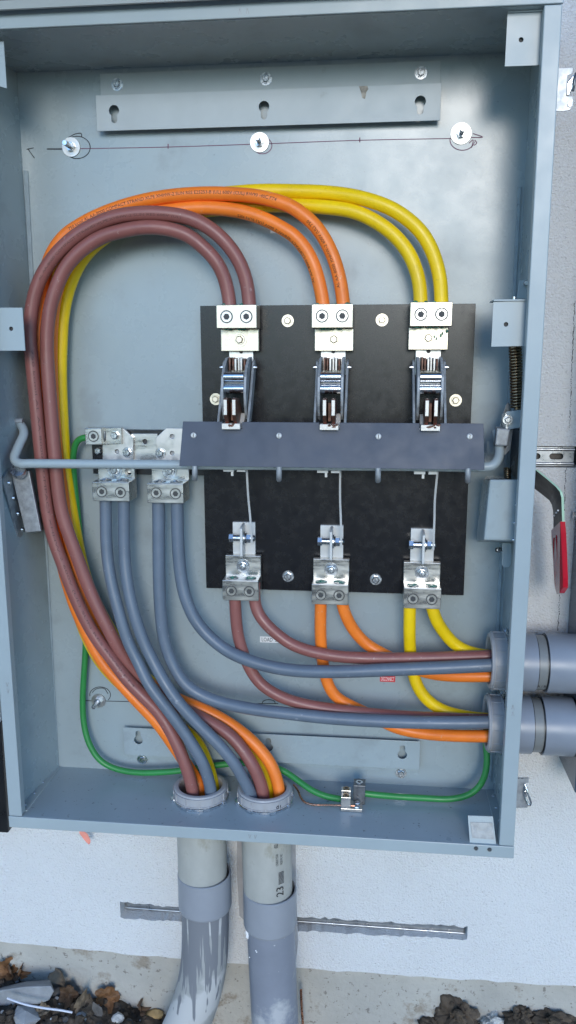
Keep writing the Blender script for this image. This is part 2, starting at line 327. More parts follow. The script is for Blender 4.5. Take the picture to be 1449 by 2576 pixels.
# ================================================================== SETTING
# --- ground and soil
GZ = -0.80
def soil_h(x, y):
    ks = [(-3.0, -0.62), (-0.25, -0.625), (0.0, -0.655), (0.13, -0.672), (0.25, -0.712), (0.34, -0.765), (0.6, -0.80), (0.86, -0.79), (0.95, -0.735), (1.02, -0.660), (1.08, -0.640), (1.15, -0.640), (1.3, -0.630), (4.0, -0.62)]
    z = ks[-1][1]
    for (a, za), (b, zb) in zip(ks, ks[1:]):
        if x <= b: t = max(0, (x - a) / (b - a)); z = za + (zb - za) * t; break
    f = max(0.0, min(1.0, (0.2 - abs(y + 0.05) * 0.30) / 0.2)); f = f * f * (3 - 2 * f)
    z = (GZ - 0.005) + (z - GZ + 0.005) * f
    n = mnoise.noise(Vector((x * 14, y * 14, 1))) * 0.018 + mnoise.noise(Vector((x * 45, y * 45, 4))) * 0.010 + mnoise.noise(Vector((x * 120, y * 120, 9))) * 0.005
    return z + n * f
def soil_mesh():
    nx, ny = 230, 70; V = []; F = []
    for j in range(ny + 1):
        for i in range(nx + 1):
            x = -0.55 + 2.3 * i / nx; y = 0.075 - 0.82 * j / ny; V.append(Vector((x, y, soil_h(x, y))))
    for j in range(ny):
        for i in range(nx): a = j * (nx + 1) + i; F.append((a, a + 1, a + nx + 2, a + nx + 1))
    return V, F, [False] * len(F)
obj('ground', ([Vector((-300, 0.3, GZ)), Vector((300, 0.3, GZ)), Vector((300, -600, GZ)), Vector((-300, -600, GZ))], [(0, 1, 2, 3)], [False]), 'ground', kind='structure')
obj('soil', soil_mesh(), 'soil', kind='structure')

# --- wall with the cut-outs round the struts
WF = 0.012      # wall face, y
def ragged(x0, x1, z0a, z1a, z0b, z1b, n=22, j=0.003):
    rr = random.Random(int(x0 * 1000)); pts = []
    for i in range(n + 1): t = i / n; pts.append((x0 + (x1 - x0) * t + (rr.uniform(-1, 1) * j * 0.3 if 0 < i < n else 0), z0a + (z0b - z0a) * t + rr.uniform(-1, 1) * j))
    for i in range(n + 1): t = 1 - i / n; pts.append((x0 + (x1 - x0) * t, z1a + (z1b - z1a) * t + rr.uniform(-1, 1) * j))
    return pts
def edge_bottom():
    pts = [(-6, -0.515), (-1.0, -0.515)]; rr = random.Random(3)
    for i in range(90): x = -0.95 + i * 0.03; pts.append((x, -0.512 - 0.006 * math.sin(x * 3) + rr.uniform(-1, 1) * 0.0025))
    return pts + [(6, -0.515), (6, 4.0), (-6, 4.0)]
slots = [ragged(0.157, 0.335, -0.411, -0.366, -0.412, -0.374, 18, 0.0035), ragged(0.585, 1.012, -0.413, -0.372, -0.402, -0.368, 40, 0.0035), [(0.98, 0.741), (1.24, 0.741), (1.24, 0.7865), (0.98, 0.7865)]]
wall = tag(obj('stucco_wall', plate(edge_bottom(), slots, lambda u, v, w_: Vector((u, WF + w_, v)), 0.05), 'stucco'), 'white rough stucco wall behind the grey electrical enclosure', 'wall')
obj('backing', box(-6, 6, 0.0625, 0.12, -0.50, 4.0), 'foam', wall)
fnd = tag(obj('concrete_foundation', box(-6, 6, 0.040, 0.30, -1.2, -0.505), 'concrete'), 'stained bare concrete foundation under the white stucco wall', 'foundation')
# rough grey patch in the gap behind the conduits, its tone mostly painted shade
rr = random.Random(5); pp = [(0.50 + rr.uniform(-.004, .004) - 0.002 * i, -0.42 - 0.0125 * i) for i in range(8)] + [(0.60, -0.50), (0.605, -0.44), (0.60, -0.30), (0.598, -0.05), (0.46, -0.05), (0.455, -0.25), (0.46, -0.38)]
obj('grey_shade_patch', plate(pp, [], lambda u, v, w_: Vector((u, WF - 0.003 + w_, v)), 0.004), 'patch_shade_grey', wall)
def dashes(pts, n, wd, ln, parent, name, m, y):
    sh = []; rr = random.Random(2)
    for i in range(n):
        t = i / n; a = Vector(pts[0]).lerp(Vector(pts[1]), t) + Vector((rr.uniform(-1, 1) * wd, 0, 0)); l = ln * rr.uniform(0.3, 1.2); q = wd * rr.uniform(0.5, 1.6)
        sh.append(box(a.x - q / 2, a.x + q / 2, y - 0.0006, y, a.z - l / 2, a.z + l / 2))
    return obj(name, join(*sh), m, parent)
dashes([P(1446, 760, -0.01), P(1433, 1080, -0.01)], 60, 0.0010, 0.005, wall, 'pen_line', 'ink', WF)
dashes([P(1424, 1180, -0.01), P(1404, 1590, -0.01)], 70, 0.0012, 0.005, wall, 'pen_line', 'ink', WF)
# --- struts
def strut(label, x0, x1, zc, d, hz, slotted):
    t = thing('strut_channel', label, 'strut', ((x0 + x1) / 2, WF, zc - hz))
    hs = []
    if slotted:
        for x in slotted: hs.append([(x - 0.008 + 0.0065 * math.cos(a), zc + 0.0065 * math.sin(a)) for a in [R_(90 + 18 * i) for i in range(11)]] + [(x + 0.008 + 0.0065 * math.cos(a), zc + 0.0065 * math.sin(a)) for a in [R_(-90 + 18 * i) for i in range(11)]])
    obj('web', plate([(x0, zc - hz * 0.62), (x1, zc - hz * 0.62), (x1, zc + hz * 0.62), (x0, zc + hz * 0.62)], hs, lambda u, v, w_: Vector((u, d + w_, v)), 0.002), 'strut', t)
    for s in (-1, 1):
        obj('rail', join(tube([Vector((x0, d - 0.002, zc + s * hz * 0.70)), Vector((x1, d - 0.002, zc + s * hz * 0.70))], 0.0032, 10), box(x0, x1, d - 0.001, d + 0.016, zc + s * hz * 0.86 - 0.0015, zc + s * hz * 0.86 + 0.0015)), 'strut', t)
    if slotted: obj('slot_back', box(x0, x1, d + 0.012, d + 0.014, zc - hz * 0.6, zc + hz * 0.6), 'stone_dark', t)
    return t
strut('galvanised slotted strut channel set in the stucco beside the red handle', 0.99, 1.188, 0.7637, 0.022, 0.0215, [1.105, 1.152])
strut('short end of galvanised strut showing in the slot beside the dripped conduit', 0.162, 0.33, -0.391, 0.045, 0.021, None)
strut('long galvanised strut showing in the ragged slot beside the printed conduit', 0.59, 1.006, -0.389, 0.036, 0.019, None)

# --- neighbouring cabinets
nb = thing('neighbour_cabinet', 'plain dark grey glossy cabinet that the two side conduits run into', 'cabinet', (1.5, -0.25, 0.08))
obj('body', box(1.196, 1.85, -0.14, WF - 0.002, 0.081, 1.75), 'neighbour_paint', nb, 0.003)
c = P(1441, 1295, 0.0); obj('clip', box(1.187, 1.196, -0.012, -0.002, c.z - 0.008, c.z + 0.010), 'zinc', nb, 0.001)
lc = thing('louvred_cabinet', 'black cabinet with grey louvred top edge beside the open enclosure', 'cabinet', (-0.4, -0.06, 0.02))
lx = P(18, 2060, 0.06).x; za, zb, zm = P(5, 2070, 0.02).z, P(5, 1690, 0.02).z, P(5, 1800, 0.02).z
obj('body', box(-0.75, lx, -0.06, WF - 0.002, za, zm), 'black_paint', lc, 0.003)
for i in range(9):
    z = zm + 0.002 + i * 0.0115; obj('louvre', hexa([(-0.75, -0.062, z), (lx, -0.062, z), (lx, -0.052, z + 0.0105), (-0.75, -0.052, z + 0.0105)], [(-0.75, 0.0, z), (lx, 0.0, z), (lx, 0.0, z + 0.0105), (-0.75, 0.0, z + 0.0105)]), 'bracket_paint', lc)

# ================================================================== ENCLOSURE
en = thing('switch_enclosure', 'large open grey sheet steel disconnect switch enclosure on the wall', 'enclosure', (W / 2, -D / 2, 0))
EP = 'enclosure_paint'
obj('back_panel', box(0.004, W - 0.004, 0.0, 0.004, -0.002, H + 0.002), EP, en)
obj('side_panel', hexa([(0.0, -D + 0.002, -0.002), (0.003, -D + 0.002, -0.002), (0.003, -D + 0.002, H), (0.0, -D + 0.002, H)], [(0.0, 0.003, -0.002), (BL, -0.0005, -0.002), (BL, -0.0005, H), (0.0, 0.003, H)]), EP, en)
obj('side_panel', hexa([(W - 0.003, -D + 0.002, -0.002), (W, -D + 0.002, -0.002), (W, -D + 0.002, H), (W - 0.003, -D + 0.002, H)], [(W - BR, -0.0005, -0.002), (W, 0.003, -0.002), (W, 0.003, H), (W - BR, -0.0005, H)]), EP, en)
obj('ceiling_panel', box(0.001, W - 0.001, -D + 0.002, 0.004, H, H + 0.003), EP, en)
# conduit openings in the floor
BC = [Vector((0.395, -0.097, 0)), Vector((0.540, -0.094, 0))]
obj('floor_panel', plate([(0.001, -D + 0.001), (W - 0.001, -D + 0.001), (W - 0.001, 0.004), (0.001, 0.004)], [circ(b.x, b.y, 0.052, 32) for b in BC], lambda u, v, w_: Vector((u, v, -w_)), 0.003), 'floor_paint', en)
LP = 'lip_paint'
obj('front_flange', box(0, FL, -D - 0.002, -D + 0.003, 0.001, H - 0.0005), LP, en, 0.0014)
obj('front_flange', box(W - FL, W + 0.0005, -D - 0.002, -D + 0.003, 0.001, H - 0.0005), LP, en, 0.0018)
obj('flange_return', box(W - FL, W - FL + 0.002, -D + 0.003, -D + 0.016, 0.003, H - 0.003), LP, en)
obj('flange_return', box(FL - 0.002, FL, -D + 0.003, -D + 0.016, 0.003, H - 0.003), LP, en)
obj('bottom_lip', hull([Vector((-0.001, y, z)) for y, z in ((-D - 0.003, 0.0), (-D - 0.003, -0.026), (-D + 0.001, -0.026), (-D + 0.001, 0.0))] + [Vector((W + 0.001, y, z)) for y, z in ((-D - 0.003, 0.0), (-D - 0.003, -0.026), (-D + 0.001, -0.026), (-D + 0.001, 0.0))]), LP, en, 0.0012)
obj('top_lip', box(-0.002, W + 0.002, -D - 0.003, -D + 0.002, H + 0.0005, H + 0.030), LP, en, 0.0014)
obj('rain_hood', box(-0.012, W + 0.010, -D - 0.011, 0.004, H + 0.031, H + 0.038), 'bracket_paint', en, 0.0012)
ca, sa = math.cos(R_(20)), math.sin(R_(20)); hy, hz = -D - 0.014, H + 0.040
def cov(x, l, n): return Vector((x, hy - ca * l - sa * n, hz + sa * l - ca * n))     # l along the cover, n out of its inner face
cvd = obj('raised_shade_cover', hexa([cov(-0.03, 0, 0), cov(W - 0.06, 0, 0), cov(W - 0.06, 0.55, 0), cov(-0.03, 0.55, 0)], [cov(-0.03, 0, -0.004), cov(W - 0.06, 0, -0.004), cov(W - 0.06, 0.55, -0.004), cov(-0.03, 0.55, -0.004)]), 'neighbour_paint', en, label='dark cover sheet, mostly unseen, set over the top lip to shade the inside')  # unseen beyond its lower edge; reach and tilt chosen to shade the upper interior
obj('cover_edge', hexa([cov(-0.03, 0.0, 0.018), cov(W - 0.06, 0.0, 0.018), cov(W - 0.06, 0.0, 0.0005), cov(-0.03, 0.0, 0.0005)], [cov(-0.03, 0.003, 0.018), cov(W - 0.06, 0.003, 0.018), cov(W - 0.06, 0.003, 0.0005), cov(-0.03, 0.003, 0.0005)]), 'bracket_paint', cvd)
# corner strips with weld texture
obj('corner_strip', hull([P(59, 429, 0.003), P(70, 429, 0.003), P(148, 1925, 0.003), P(138, 1925, 0.003), P(59, 429, 0.0), P(70, 429, 0.0), P(148, 1925, 0.0), P(138, 1925, 0.0)]), 'weld_paint', en, 0.001)
obj('corner_strip', box(W - BR - 0.013, W - BR - 0.006, -0.004, 0.0, 0.02, 1.30), 'weld_paint', en, 0.001)
for s, xx in ((-1, 0.019), (1, W - 0.016)):
    obj('floor_strip', box(xx - 0.012, xx + 0.012, -D + 0.02, -0.006, 0.0, 0.0022), LP, en, 0.0006)
    for i in range(4): inst('rivet', 'rivet_up', lambda: join(cyl((0, 0, 0), (0, 0, 0.0015), 0.0038, 0.0026, 12)), 'zinc', en, (xx + s * 0.001, -0.03 - 0.048 * i, 0.0022))
# tabs that held the cover
def tab(pts, d, hole, m=LP, ledge=None, t=0.0025):
    q = [P(x, y, d) for x, y in pts]; h = P(hole[0], hole[1], d)
    o = obj('cover_tab', plate([(v.x, v.z) for v in q], [circ(h.x, h.z, 0.0042, 14)], fXZ(d), t), m, en)
    obj('tab_fastener_hole', cyl((h.x, -d + 0.006, h.z), (h.x, -d + 0.007, h.z), 0.006, None, 12), 'bore', o)
    if ledge:
        a, b = ledge; A, B = P(*a, d), P(*b, d); obj('tab_ledge', box(A.x, B.x, -d - 0.004, -d + 0.05, max(A.z, B.z), max(A.z, B.z) + 0.003), m, o, 0.0006)
    return o
tab([(1277, 34), (1380, 30), (1378, 163), (1270, 167)], 0.195, (1311, 100), ledge=((1277, 34), (1380, 32)))
tab([(1241, 760), (1345, 755), (1341, 870), (1236, 872)], 0.185, (1273, 816), ledge=((1241, 760), (1345, 757)))
tab([(-60, 110), (9, 104), (17, 222), (-60, 200)], 0.185, (-20, 150))
tab([(-40, 774), (56, 774), (63, 882), (-40, 882)], 0.188, (28, 827))
# floor tab with tape
q = [PZ(1177, 2090, 0.001), PZ(1245, 2094, 0.001)]
tb = obj('floor_tab', hexa([P(1182, 2121, 0.212), P(1248, 2124, 0.212), P(1240, 2054, 0.198), P(1177, 2052, 0.198)], [P(1182, 2121, 0.212) + Vector((0, 0.002, 0)), P(1248, 2124, 0.212) + Vector((0, 0.002, 0)), P(1240, 2054, 0.198) + Vector((0, 0.002, 0)), P(1177, 2052, 0.198) + Vector((0, 0.002, 0))]), LP, en, label='pale scuffed tab standing on the enclosure floor')
obj('scuff', hexa([P(1188, 2108, 0.2106), P(1243, 2112, 0.2106), P(1238, 2070, 0.2026), P(1184, 2068, 0.2026)], [P(1188, 2108, 0.2101), P(1243, 2112, 0.2101), P(1238, 2070, 0.2021), P(1184, 2068, 0.2021)]), 'galvanised', tb)
for x, y in ((1197.5, 2134), (1231.5, 2137)):
    inst('rivet', 'rivet_fr', lambda: join(revolve([(0.0045, 0), (0.004, 0.0018), (0.0022, 0.0018), (0.0022, 0.0)], (0, 0, 0), (0, -1, 0), 16), cyl((0, 0, 0), (0, -0.0004, 0), 0.0022, None, 10)), 'steel_dark', en, P(x, y, D + 0.003))
# bolts along the outer side of the frame
for x, y in ((1417, 54), (1413, 120), (1424, 12), (1370, 786), (1367, 843)):
    p = PX(x - 2, y, W + 0.001); p.y = max(-0.19, min(-0.10, p.y)); bolt(en, Vector((W, P(x, y, 0.15).y, P(x, y, 0.15).z)), 0.0055, 0, 0.010, rot=(0, 0, R_(90)), tw=0.2)
# stamped marks
def stamp(px, py, d, up=1):
    c = P(px, py, d); s = 0.0045
    return [hexa([(c.x - s * k, -d - .0004, c.z - up * s), (c.x - s * k + .0012, -d - .0004, c.z - up * s), (c.x + .0006, -d - .0004, c.z + up * s), (c.x - .0006, -d - .0004, c.z + up * s)], [(c.x - s * k, -d, c.z - up * s), (c.x - s * k + .0012, -d, c.z - up * s), (c.x + .0006, -d, c.z + up * s), (c.x - .0006, -d, c.z + up * s)]) for k in (-0.55, 0.55)]
for a, b, up, d in (((603, 29), (622, 28), 1, D + .003), ((628, 2104), (642, 2105), -1, D + .003), ((1290, 1779), (1290, 1796), 1, D + .002), ((18, 1722), (20, 1738), -1, D + .002)):
    obj('stamped_mark', join(*(stamp(*a, d, up) + stamp(*b, d, up))), 'galvanised', en)
# pen marks on the back panel
def stroke(pts, wd=0.0016, m='ink', closed=False, d=0.0006, parent=None):
    q = spline([P(x, y, 0.0) for x, y in pts], 6) if len(pts) > 2 else [P(x, y, 0.0) for x, y in pts]
    V, F = [], []
    for i, p in enumerate(q):
        t = (q[min(i + 1, len(q) - 1)] - q[max(i - 1, 0)]).normalized(); n = Vector((-t.z, 0, t.x)) * (wd / 2)
        V += [Vector((p.x + n.x, -d, p.z + n.z)), Vector((p.x - n.x, -d, p.z - n.z))]
    for i in range(len(q) - 1): F.append((2 * i, 2 * i + 1, 2 * i + 3, 2 * i + 2))
    k = len(V); V += [v + Vector((0, d * 0.8, 0)) for v in V]; F += [tuple(j + k for j in reversed(f)) for f in F]
    return V, F, [False] * len(F)
def ell(cx, cy, ra, rb, a0=0, a1=360, n=16): return [(cx + ra * math.cos(R_(a0 + (a1 - a0) * i / n)), cy + rb * math.sin(R_(a0 + (a1 - a0) * i / n))) for i in range(n + 1)]
obj('pen_line', stroke([(118, 375), (200, 374), (420, 370), (660, 362), (905, 353), (1160, 348)], 0.0014, 'ink_violet'), 'ink_violet', en)
obj('pen_line', stroke([(118, 375), (160, 375)], 0.0022), 'ink', en)
obj('pen_mark', join(stroke([(67, 376), (85, 372)]), stroke([(70, 374), (87, 398)])), 'ink', en)
obj('pen_mark', join(stroke([(423, 362), (423, 374)], 0.0022), stroke([(905, 346), (905, 358)], 0.0022)), 'ink_violet', en)
obj('pen_circle', join(stroke(ell(194, 371, 33, 28, -170, 150)), stroke([(172, 346), (190, 337), (204, 336), (206, 344)])), 'ink', en)
obj('pen_circle', stroke(ell(660, 366, 24, 21, -60, 130)), 'ink_violet', en)
obj('pen_circle', stroke(ell(1163, 352, 31, 26, 10, 190)), 'ink_violet', en)
obj('pen_mark', join(stroke([(1184, 346), (1214, 345), (1190, 336)]), stroke([(1180, 360), (1190, 352), (1186, 372)]), stroke([(1194, 352), (1199, 360), (1192, 366)])), 'ink_violet', en)
obj('pen_line', stroke([(200, 1762), (500, 1768), (700, 1770)], 0.0016), 'ink', en)
obj('pen_circle', join(stroke(ell(252, 1748, 26, 20, -190, 40)), stroke([(232, 1742), (242, 1733), (262, 1732), (272, 1745)])), 'ink', en)
obj('pen_circle', stroke(ell(676, 1768, 16, 8, -190, 20)), 'ink', en)
# stickers
def flat(name, x0, y0, x1, y1, m, d=0.0008, txt=None, tm='ink', parent=None, size=None):
    A, B = P(x0, y0, d), P(x1, y1, d); o = obj(name, box(min(A.x, B.x), max(A.x, B.x), -d, 0.0, min(A.z, B.z), max(A.z, B.z)), m, parent)
    if txt:
        sz = size or abs(A.z - B.z) * 0.95; V, F = text_shape(txt, sz); w_ = max(v.x for v in V); k = (abs(B.x - A.x) * 0.88) / w_
        V = [Vector((min(A.x, B.x) + abs(B.x - A.x) * 0.06 + v.x * k, -d - 0.0004, (A.z + B.z) / 2 - sz * 0.33 + v.y)) for v in V]
        obj('printed_text', (V, F, [False] * len(F)), tm, o)
    return o
flat('sticker', 654, 1601, 716, 1618, 'sticker', txt='LOAD  SIDE', parent=en)
flat('sticker', 956, 1700, 994, 1716, 'sticker_red', txt='DISCONNECT', tm='label_white', parent=en)
flat('sticker', 680, 566, 716, 586, 'sticker', parent=en)

# --- keyhole brackets
def keybracket(label, x0, x1, zf0, zf1, zb, ztop, d, holes, flip, bolts_, m):
    t = thing('keyhole_bracket', label, 'bracket', ((x0 + x1) / 2, -d, min(zf0, zb)))
    hs = [keyhole(P(x, y, d).x, P(x, y, d).z, 0.0105, 0.006, 0.0175, flip) for x, y in holes]
    obj('face', plate([(x0, zf0), (x1, zf0), (x1, zf1), (x0, zf1)], hs, fXZ(d), 0.0025), m, t, 0.0005)
    lo, hi = min(zb, ztop), max(zb, ztop)
    obj('mounting_flange', box(x0 + 0.004, x1 - 0.001, -0.0035, -0.0002, lo, hi), m, t, 0.0005)
    z = zb; obj('web', box(x0 + 0.002, x1 - 0.002, -d + 0.0025, -0.0036, (zf1 - 0.003 if flip > 0 else zf0), (zf1 if flip > 0 else zf0 + 0.003)), m, t)
    for x, y in bolts_: bolt(t, P(x, y, 0.0036), 0.0075, 0.0125, 0.006, 'zinc')
    return t
keybracket('upper grey bracket with three keyholes and brown rust stain', 0.198, 0.884, 1.4215, 1.4885, 1.478, 1.535, 0.024, [(286.5, 278), (664, 268), (1057.5, 255)], 1, [(295, 213), (669, 199), (1059, 184)], 'bracket_paint')
keybracket('lower grey bracket with three keyholes behind the cable ends', 0.196, 0.884, 0.0505, 0.1195, 0.034, 0.062, 0.020, [(348, 1862), (675, 1880), (1012, 1899)], -1, [(358, 1910), (1009, 1944)], 'enclosure_paint')

mat('rust', (0.31, 0.28, 0.24), 0.8, mott=0.5, mscale=60)
rr = random.Random(8); kb = [o for o in bpy.data.objects if o.get('label', '').startswith('upper grey bracket')][0]
pts = [(904, 217), (914, 216), (926, 216), (926, 224), (923, 232), (921, 242), (916, 249), (912, 246), (909, 238), (907, 228)]
q = [P(x + rr.uniform(-2, 2), y, 0.0245) for x, y in pts]
obj('rust_stain', plate([(v.x, v.z) for v in q], [], fXZ(0.0245), 0.0003), 'rust', kb)

# --- mounting bolts with big washers
for (x, y, r, lab) in ((179, 370, 0.0195, 'mounting bolt with wide washer inside the black pen circle by the arrow'), (653, 358, 0.0195, 'mounting bolt with wide washer below the middle keyhole of the upper bracket'), (1160, 336, 0.0205, 'mounting bolt with wide washer inside the purple pen scribble'), (248, 1763, 0.0175, 'mounting bolt with wide washer beside the green cable above the lower bracket')):
    p = P(x, y, 0.002); t = thing('mounting_bolt', lab, 'bolt', p, 'mounting bolts through the back panel')
    obj('washer', cyl(p + Vector((0, 0.0015, 0)), p + Vector((0, -0.0012, 0)), r, r * 0.97, 32), 'bus_plate', t)
    obj('nut', join(cyl(p + Vector((0, -0.0012, 0)), p + Vector((0, -0.009, 0)), 0.0095, None, 6), cyl(p + Vector((0, -0.009, 0)), p + Vector((0, -0.010, 0)), 0.0082, 0.0075, 16)), 'zinc', t)
    obj('stud', tube([p + Vector((0, -0.010 - 0.0015 * i, 0)) for i in range(19)], lambda t_: 0.0052 if int(t_ * 18) % 2 else 0.0046, 12), 'zinc', t)

# ================================================================== SWITCH
POLE = [0.492, 0.682, 0.8735]
BD = 0.034
ib = thing('insulating_board', 'black insulating board carrying the three switch poles', 'board', (0.685, -BD, 0.47))
obj('board', box(0.4045, 0.965, -BD, -BD + 0.012, 0.469, 1.0755), 'board', ib, 0.0006)
for x in (0.43, 0.94):
    for z in (0.52, 1.03): obj('standoff', cyl((x, -BD + 0.012, z), (x, 0, z), 0.012), 'galvanised', ib)
for x, y in ((724, 807), (961, 805), (543, 1004), (1146, 1007)): bolt(ib, P(x, y, BD), 0.0075, 0.0128, 0.007, 'tinned')
for x, y in ((725, 1449), (945, 1457)): bolt(ib, P(x, y, BD), 0.0085, 0.0128, 0.008, 'zinc')

HUE = ['brown', 'orange', 'yellow']
for k, X in enumerate(POLE):
    # ---- line side lug
    t = thing('line_lug', 'bright two-hole lug holding the ends of the upper %s cables' % HUE[k], 'lug', (X, -0.05, 0.98), 'line side lugs above the blades')
    zt, zb = (1.0735, 1.0275); pl0, pl1 = (0.983, 1.0255)
    if k == 2: zt += 0.002; zb += 0.002; pl0 += 0.002; pl1 += 0.002
    obj('wire_block', box(X - 0.0405, X + 0.0405, -0.102, -0.052, zb, zt), 'tinned', t, 0.0014)
    dx = 0.0 if k == 0 else (0.002 if k == 1 else -0.002)
    obj('mounting_plate', box(X - 0.039 + dx, X + 0.039 + dx, -0.066, -0.0502, pl0, pl1 + 0.0015), 'tinned', t, 0.0012)
    for s in (-1, 1): set_screw(t, Vector((X + s * 0.0198, -0.102, zt - 0.0232)), 0.0132, 'aluminium')
    bolt(t, Vector((X + dx, -0.066, (pl0 + pl1) / 2 + 0.002)), 0.0082, 0.0152, 0.008, 'tinned')
    sh = []
    for i in range(7): a = random.uniform(0, 6.28); s = random.choice((-1, 1)); sh.append(blob((X + s * 0.0195 + math.cos(a) * 0.012, -0.077 + math.sin(a) * 0.012, zt + 0.001), 0.006, 0.005, 0.003, i + k * 9, 1, 0.6))
    for i in range(6): sh.append(blob((X + random.uniform(-0.03, 0.03), -0.072 - random.uniform(0, 0.02), zb - 0.001), 0.006, 0.004, 0.0022, i + 30 + k * 9, 1, 0.6))
    if k == 2:
        for u, v, r in ((0.006, 0.013, 0.005), (0.010, 0.010, 0.0035), (0.019, 0.016, 0.0035), (0.0225, 0.020, 0.003), (0.031, 0.024, 0.004)): sh.append(blob((X + u + 0.003, -0.0667, pl0 + v + 0.012), r * 0.7, 0.0015, r, int(u * 1e4), 1, 0.6))
    obj('joint_compound', join(*sh), 'compound', t, kind='stuff')
    # ---- blades, jaws and rollers
    t = thing('switch_pole', 'open knife switch pole with rollers below the %s cable lug' % HUE[k], 'switch pole', (X, -0.05, 0.83), 'knife switch poles on the black board')
    obj('terminal_bar', box(X - 0.0253, X + 0.0253, -0.050, -BD - 0.0002, 0.935, 1.02), 'bus_plate', t, 0.0008)
    obj('bar_hole', cyl((X, -0.0501, 0.9825), (X, -0.0505, 0.9825), 0.0042, None, 14), 'bore', t)
    for i in range(6):
        x = X - 0.0145 + i * 0.0058; obj('jaw_contact', box(x - 0.0018, x + 0.0018, -0.105 + (i % 2) * 0.006, -0.0505, 0.945, 0.971 - (i % 3) * 0.0015), 'copper_stained' if i in (0, 1, 5) else 'finger_end', t, 0.0006)
    lens = [(0.068, 0.972), (0.095, 0.970), (0.122, 0.957), (0.143, 0.934), (0.151, 0.905), (0.148, 0.878), (0.138, 0.858), (0.128, 0.850), (0.112, 0.862), (0.092, 0.890), (0.076, 0.925), (0.066, 0.955)]
    for s in (-1, 1):
        f = (lambda s_: (lambda u, v, w_: Vector((X + s_ * (0.0200 + w_), -u, v))))(s)
        obj('fork_plate', plate(lens, [], f, 0.0052), 'galvanised', t, 0.0008)
        link = [(0.058, 0.955), (0.070, 0.966), (0.084, 0.962), (0.122, 0.900), (0.162, 0.842), (0.164, 0.828), (0.150, 0.824), (0.138, 0.832), (0.100, 0.885), (0.066, 0.938)]
        f2 = (lambda s_: (lambda u, v, w_: Vector((X + s_ * (0.0278 + w_ + (0.965 - v) * -0.006), -u, v))))(s)
        obj('link_plate', plate(link, [], f2, 0.0048), 'galvanised', t, 0.0008)
        for d, z, r in ((0.086, 0.951, 0.0052), (0.152, 0.8345, 0.0046)):
            obj('pin_end', join(cyl((X + s * 0.031, -d, z), (X + s * 0.0352, -d, z), r, None, 14), cyl((X + s * 0.035, -d, z), (X + s * 0.038, -d, z), r * 0.55, None, 10)), 'zinc', t)
    for z in (0.9335, 0.9105): obj('roller', cyl((X - 0.0195, -0.139, z), (X + 0.0195, -0.139, z), 0.0098, None, 24), 'chrome', t)
    obj('roller_bar', box(X - 0.0195, X + 0.0195, -0.132, -0.128, 0.918, 0.926), 'steel_dark', t)
    obj('cross_pin', cyl((X - 0.031, -0.152, 0.8345), (X + 0.031, -0.152, 0.8345), 0.0032, None, 12), 'zinc', t)
    for s in (-1, 1):
        x = X + s * 0.0083
        fp = [(0.192, 0.861), (0.194, 0.866), (0.194, 0.889), (0.192, 0.894), (0.186, 0.8955), (0.150, 0.893), (0.120, 0.875), (0.116, 0.850), (0.140, 0.838), (0.168, 0.836), (0.180, 0.846)]
        b = obj('blade', plate(fp, [], (lambda x_: (lambda u, v, w_: Vector((x_ - 0.0034 + w_, -u, v))))(x), 0.0068), 'copper_stained', t, 0.0007)
        obj('blade_end', box(x - 0.0031, x + 0.0031, -0.1949, -0.1941, 0.863, 0.892), 'finger_end', b, 0.0003)
        obj('blade_spacer', box(X - 0.0026, X + 0.0026, -0.165, -0.13, 0.85, 0.885), 'copper_stained', t) if s == 1 else None
    obj('guide', hull([Vector((X + (0.014 if k < 2 else -0.014) + a, -d, z)) for a in (-0.004, 0.006) for d, z in ((0.16, 0.835), (0.13, 0.862), (0.12, 0.835))]), 'finger_end', t)
    obj('blade_base', box(X - 0.0178, X + 0.0178, -0.184, -0.160, 0.8345, 0.8455), 'finger_end', t, 0.0006)
    sh = [blob((X + random.uniform(-0.004, 0.016), -0.1845, 0.8400 + random.uniform(0, 0.006)), random.uniform(0.002, 0.005), 0.0012, 0.0022, i + 60 + k * 5, 1, 0.6) for i in range(5)]
    obj('rust_grease', join(*sh), 'copper_stained', t, kind='stuff')
    # white carrier showing under the rod, with the pull strap down to the load terminal
    z0 = 0.7445
    obj('carrier', join(box(X - 0.026, X - 0.004, -0.135, -0.105, z0, z0 + 0.006), box(X + 0.002, X + 0.0195, -0.135, -0.105, z0, z0 + 0.006), box(X - 0.0105, X - 0.0055, -0.133, -0.125, z0 - 0.009, z0)), 'white_plate', t, 0.0005)
    # ---- load terminal
    t = thing('load_terminal', 'lower terminal with cross bolt and lug feeding the %s load cables' % HUE[k], 'terminal', (X, -0.05, 0.47), 'load terminals at the foot of the black board')
    zo = (0.0, -0.003, -0.006)[k]; z0, z1 = 0.552 + zo, 0.6215 + zo
    obj('back_plate', box(X - 0.0245, X + 0.0245, -0.044, -BD - 0.0002, 0.50, z1), 'white_plate', t, 0.0007)
    fin = [(0.044, z1 - 0.001), (0.076, z1 - 0.003), (0.084, z1 - 0.006), (0.084, z0 + 0.004), (0.080, z0), (0.044, z0 + 0.004)]
    obj('fin', plate(fin, [], lambda u, v, w_: Vector((X - 0.0022 + w_, -u, v)), 0.0052), 'white_plate', t, 0.0006)
    zbt = 0.591 + zo; Y = -0.062
    bo = obj('cross_bolt', join(cyl((X - 0.0285, Y, zbt), (X - 0.0195, Y, zbt), 0.0098, None, 6), cyl((X - 0.0195, Y, zbt), (X + 0.024, Y, zbt), 0.0072, None, 16), cyl((X + 0.024, Y, zbt), (X + 0.027, Y, zbt), 0.0072, 0.0045, 16)), 'zinc', t)
    obj('washer', cyl((X + 0.0032, Y, zbt), (X + 0.0060, Y, zbt), 0.0150, None, 24), 'zinc', bo)
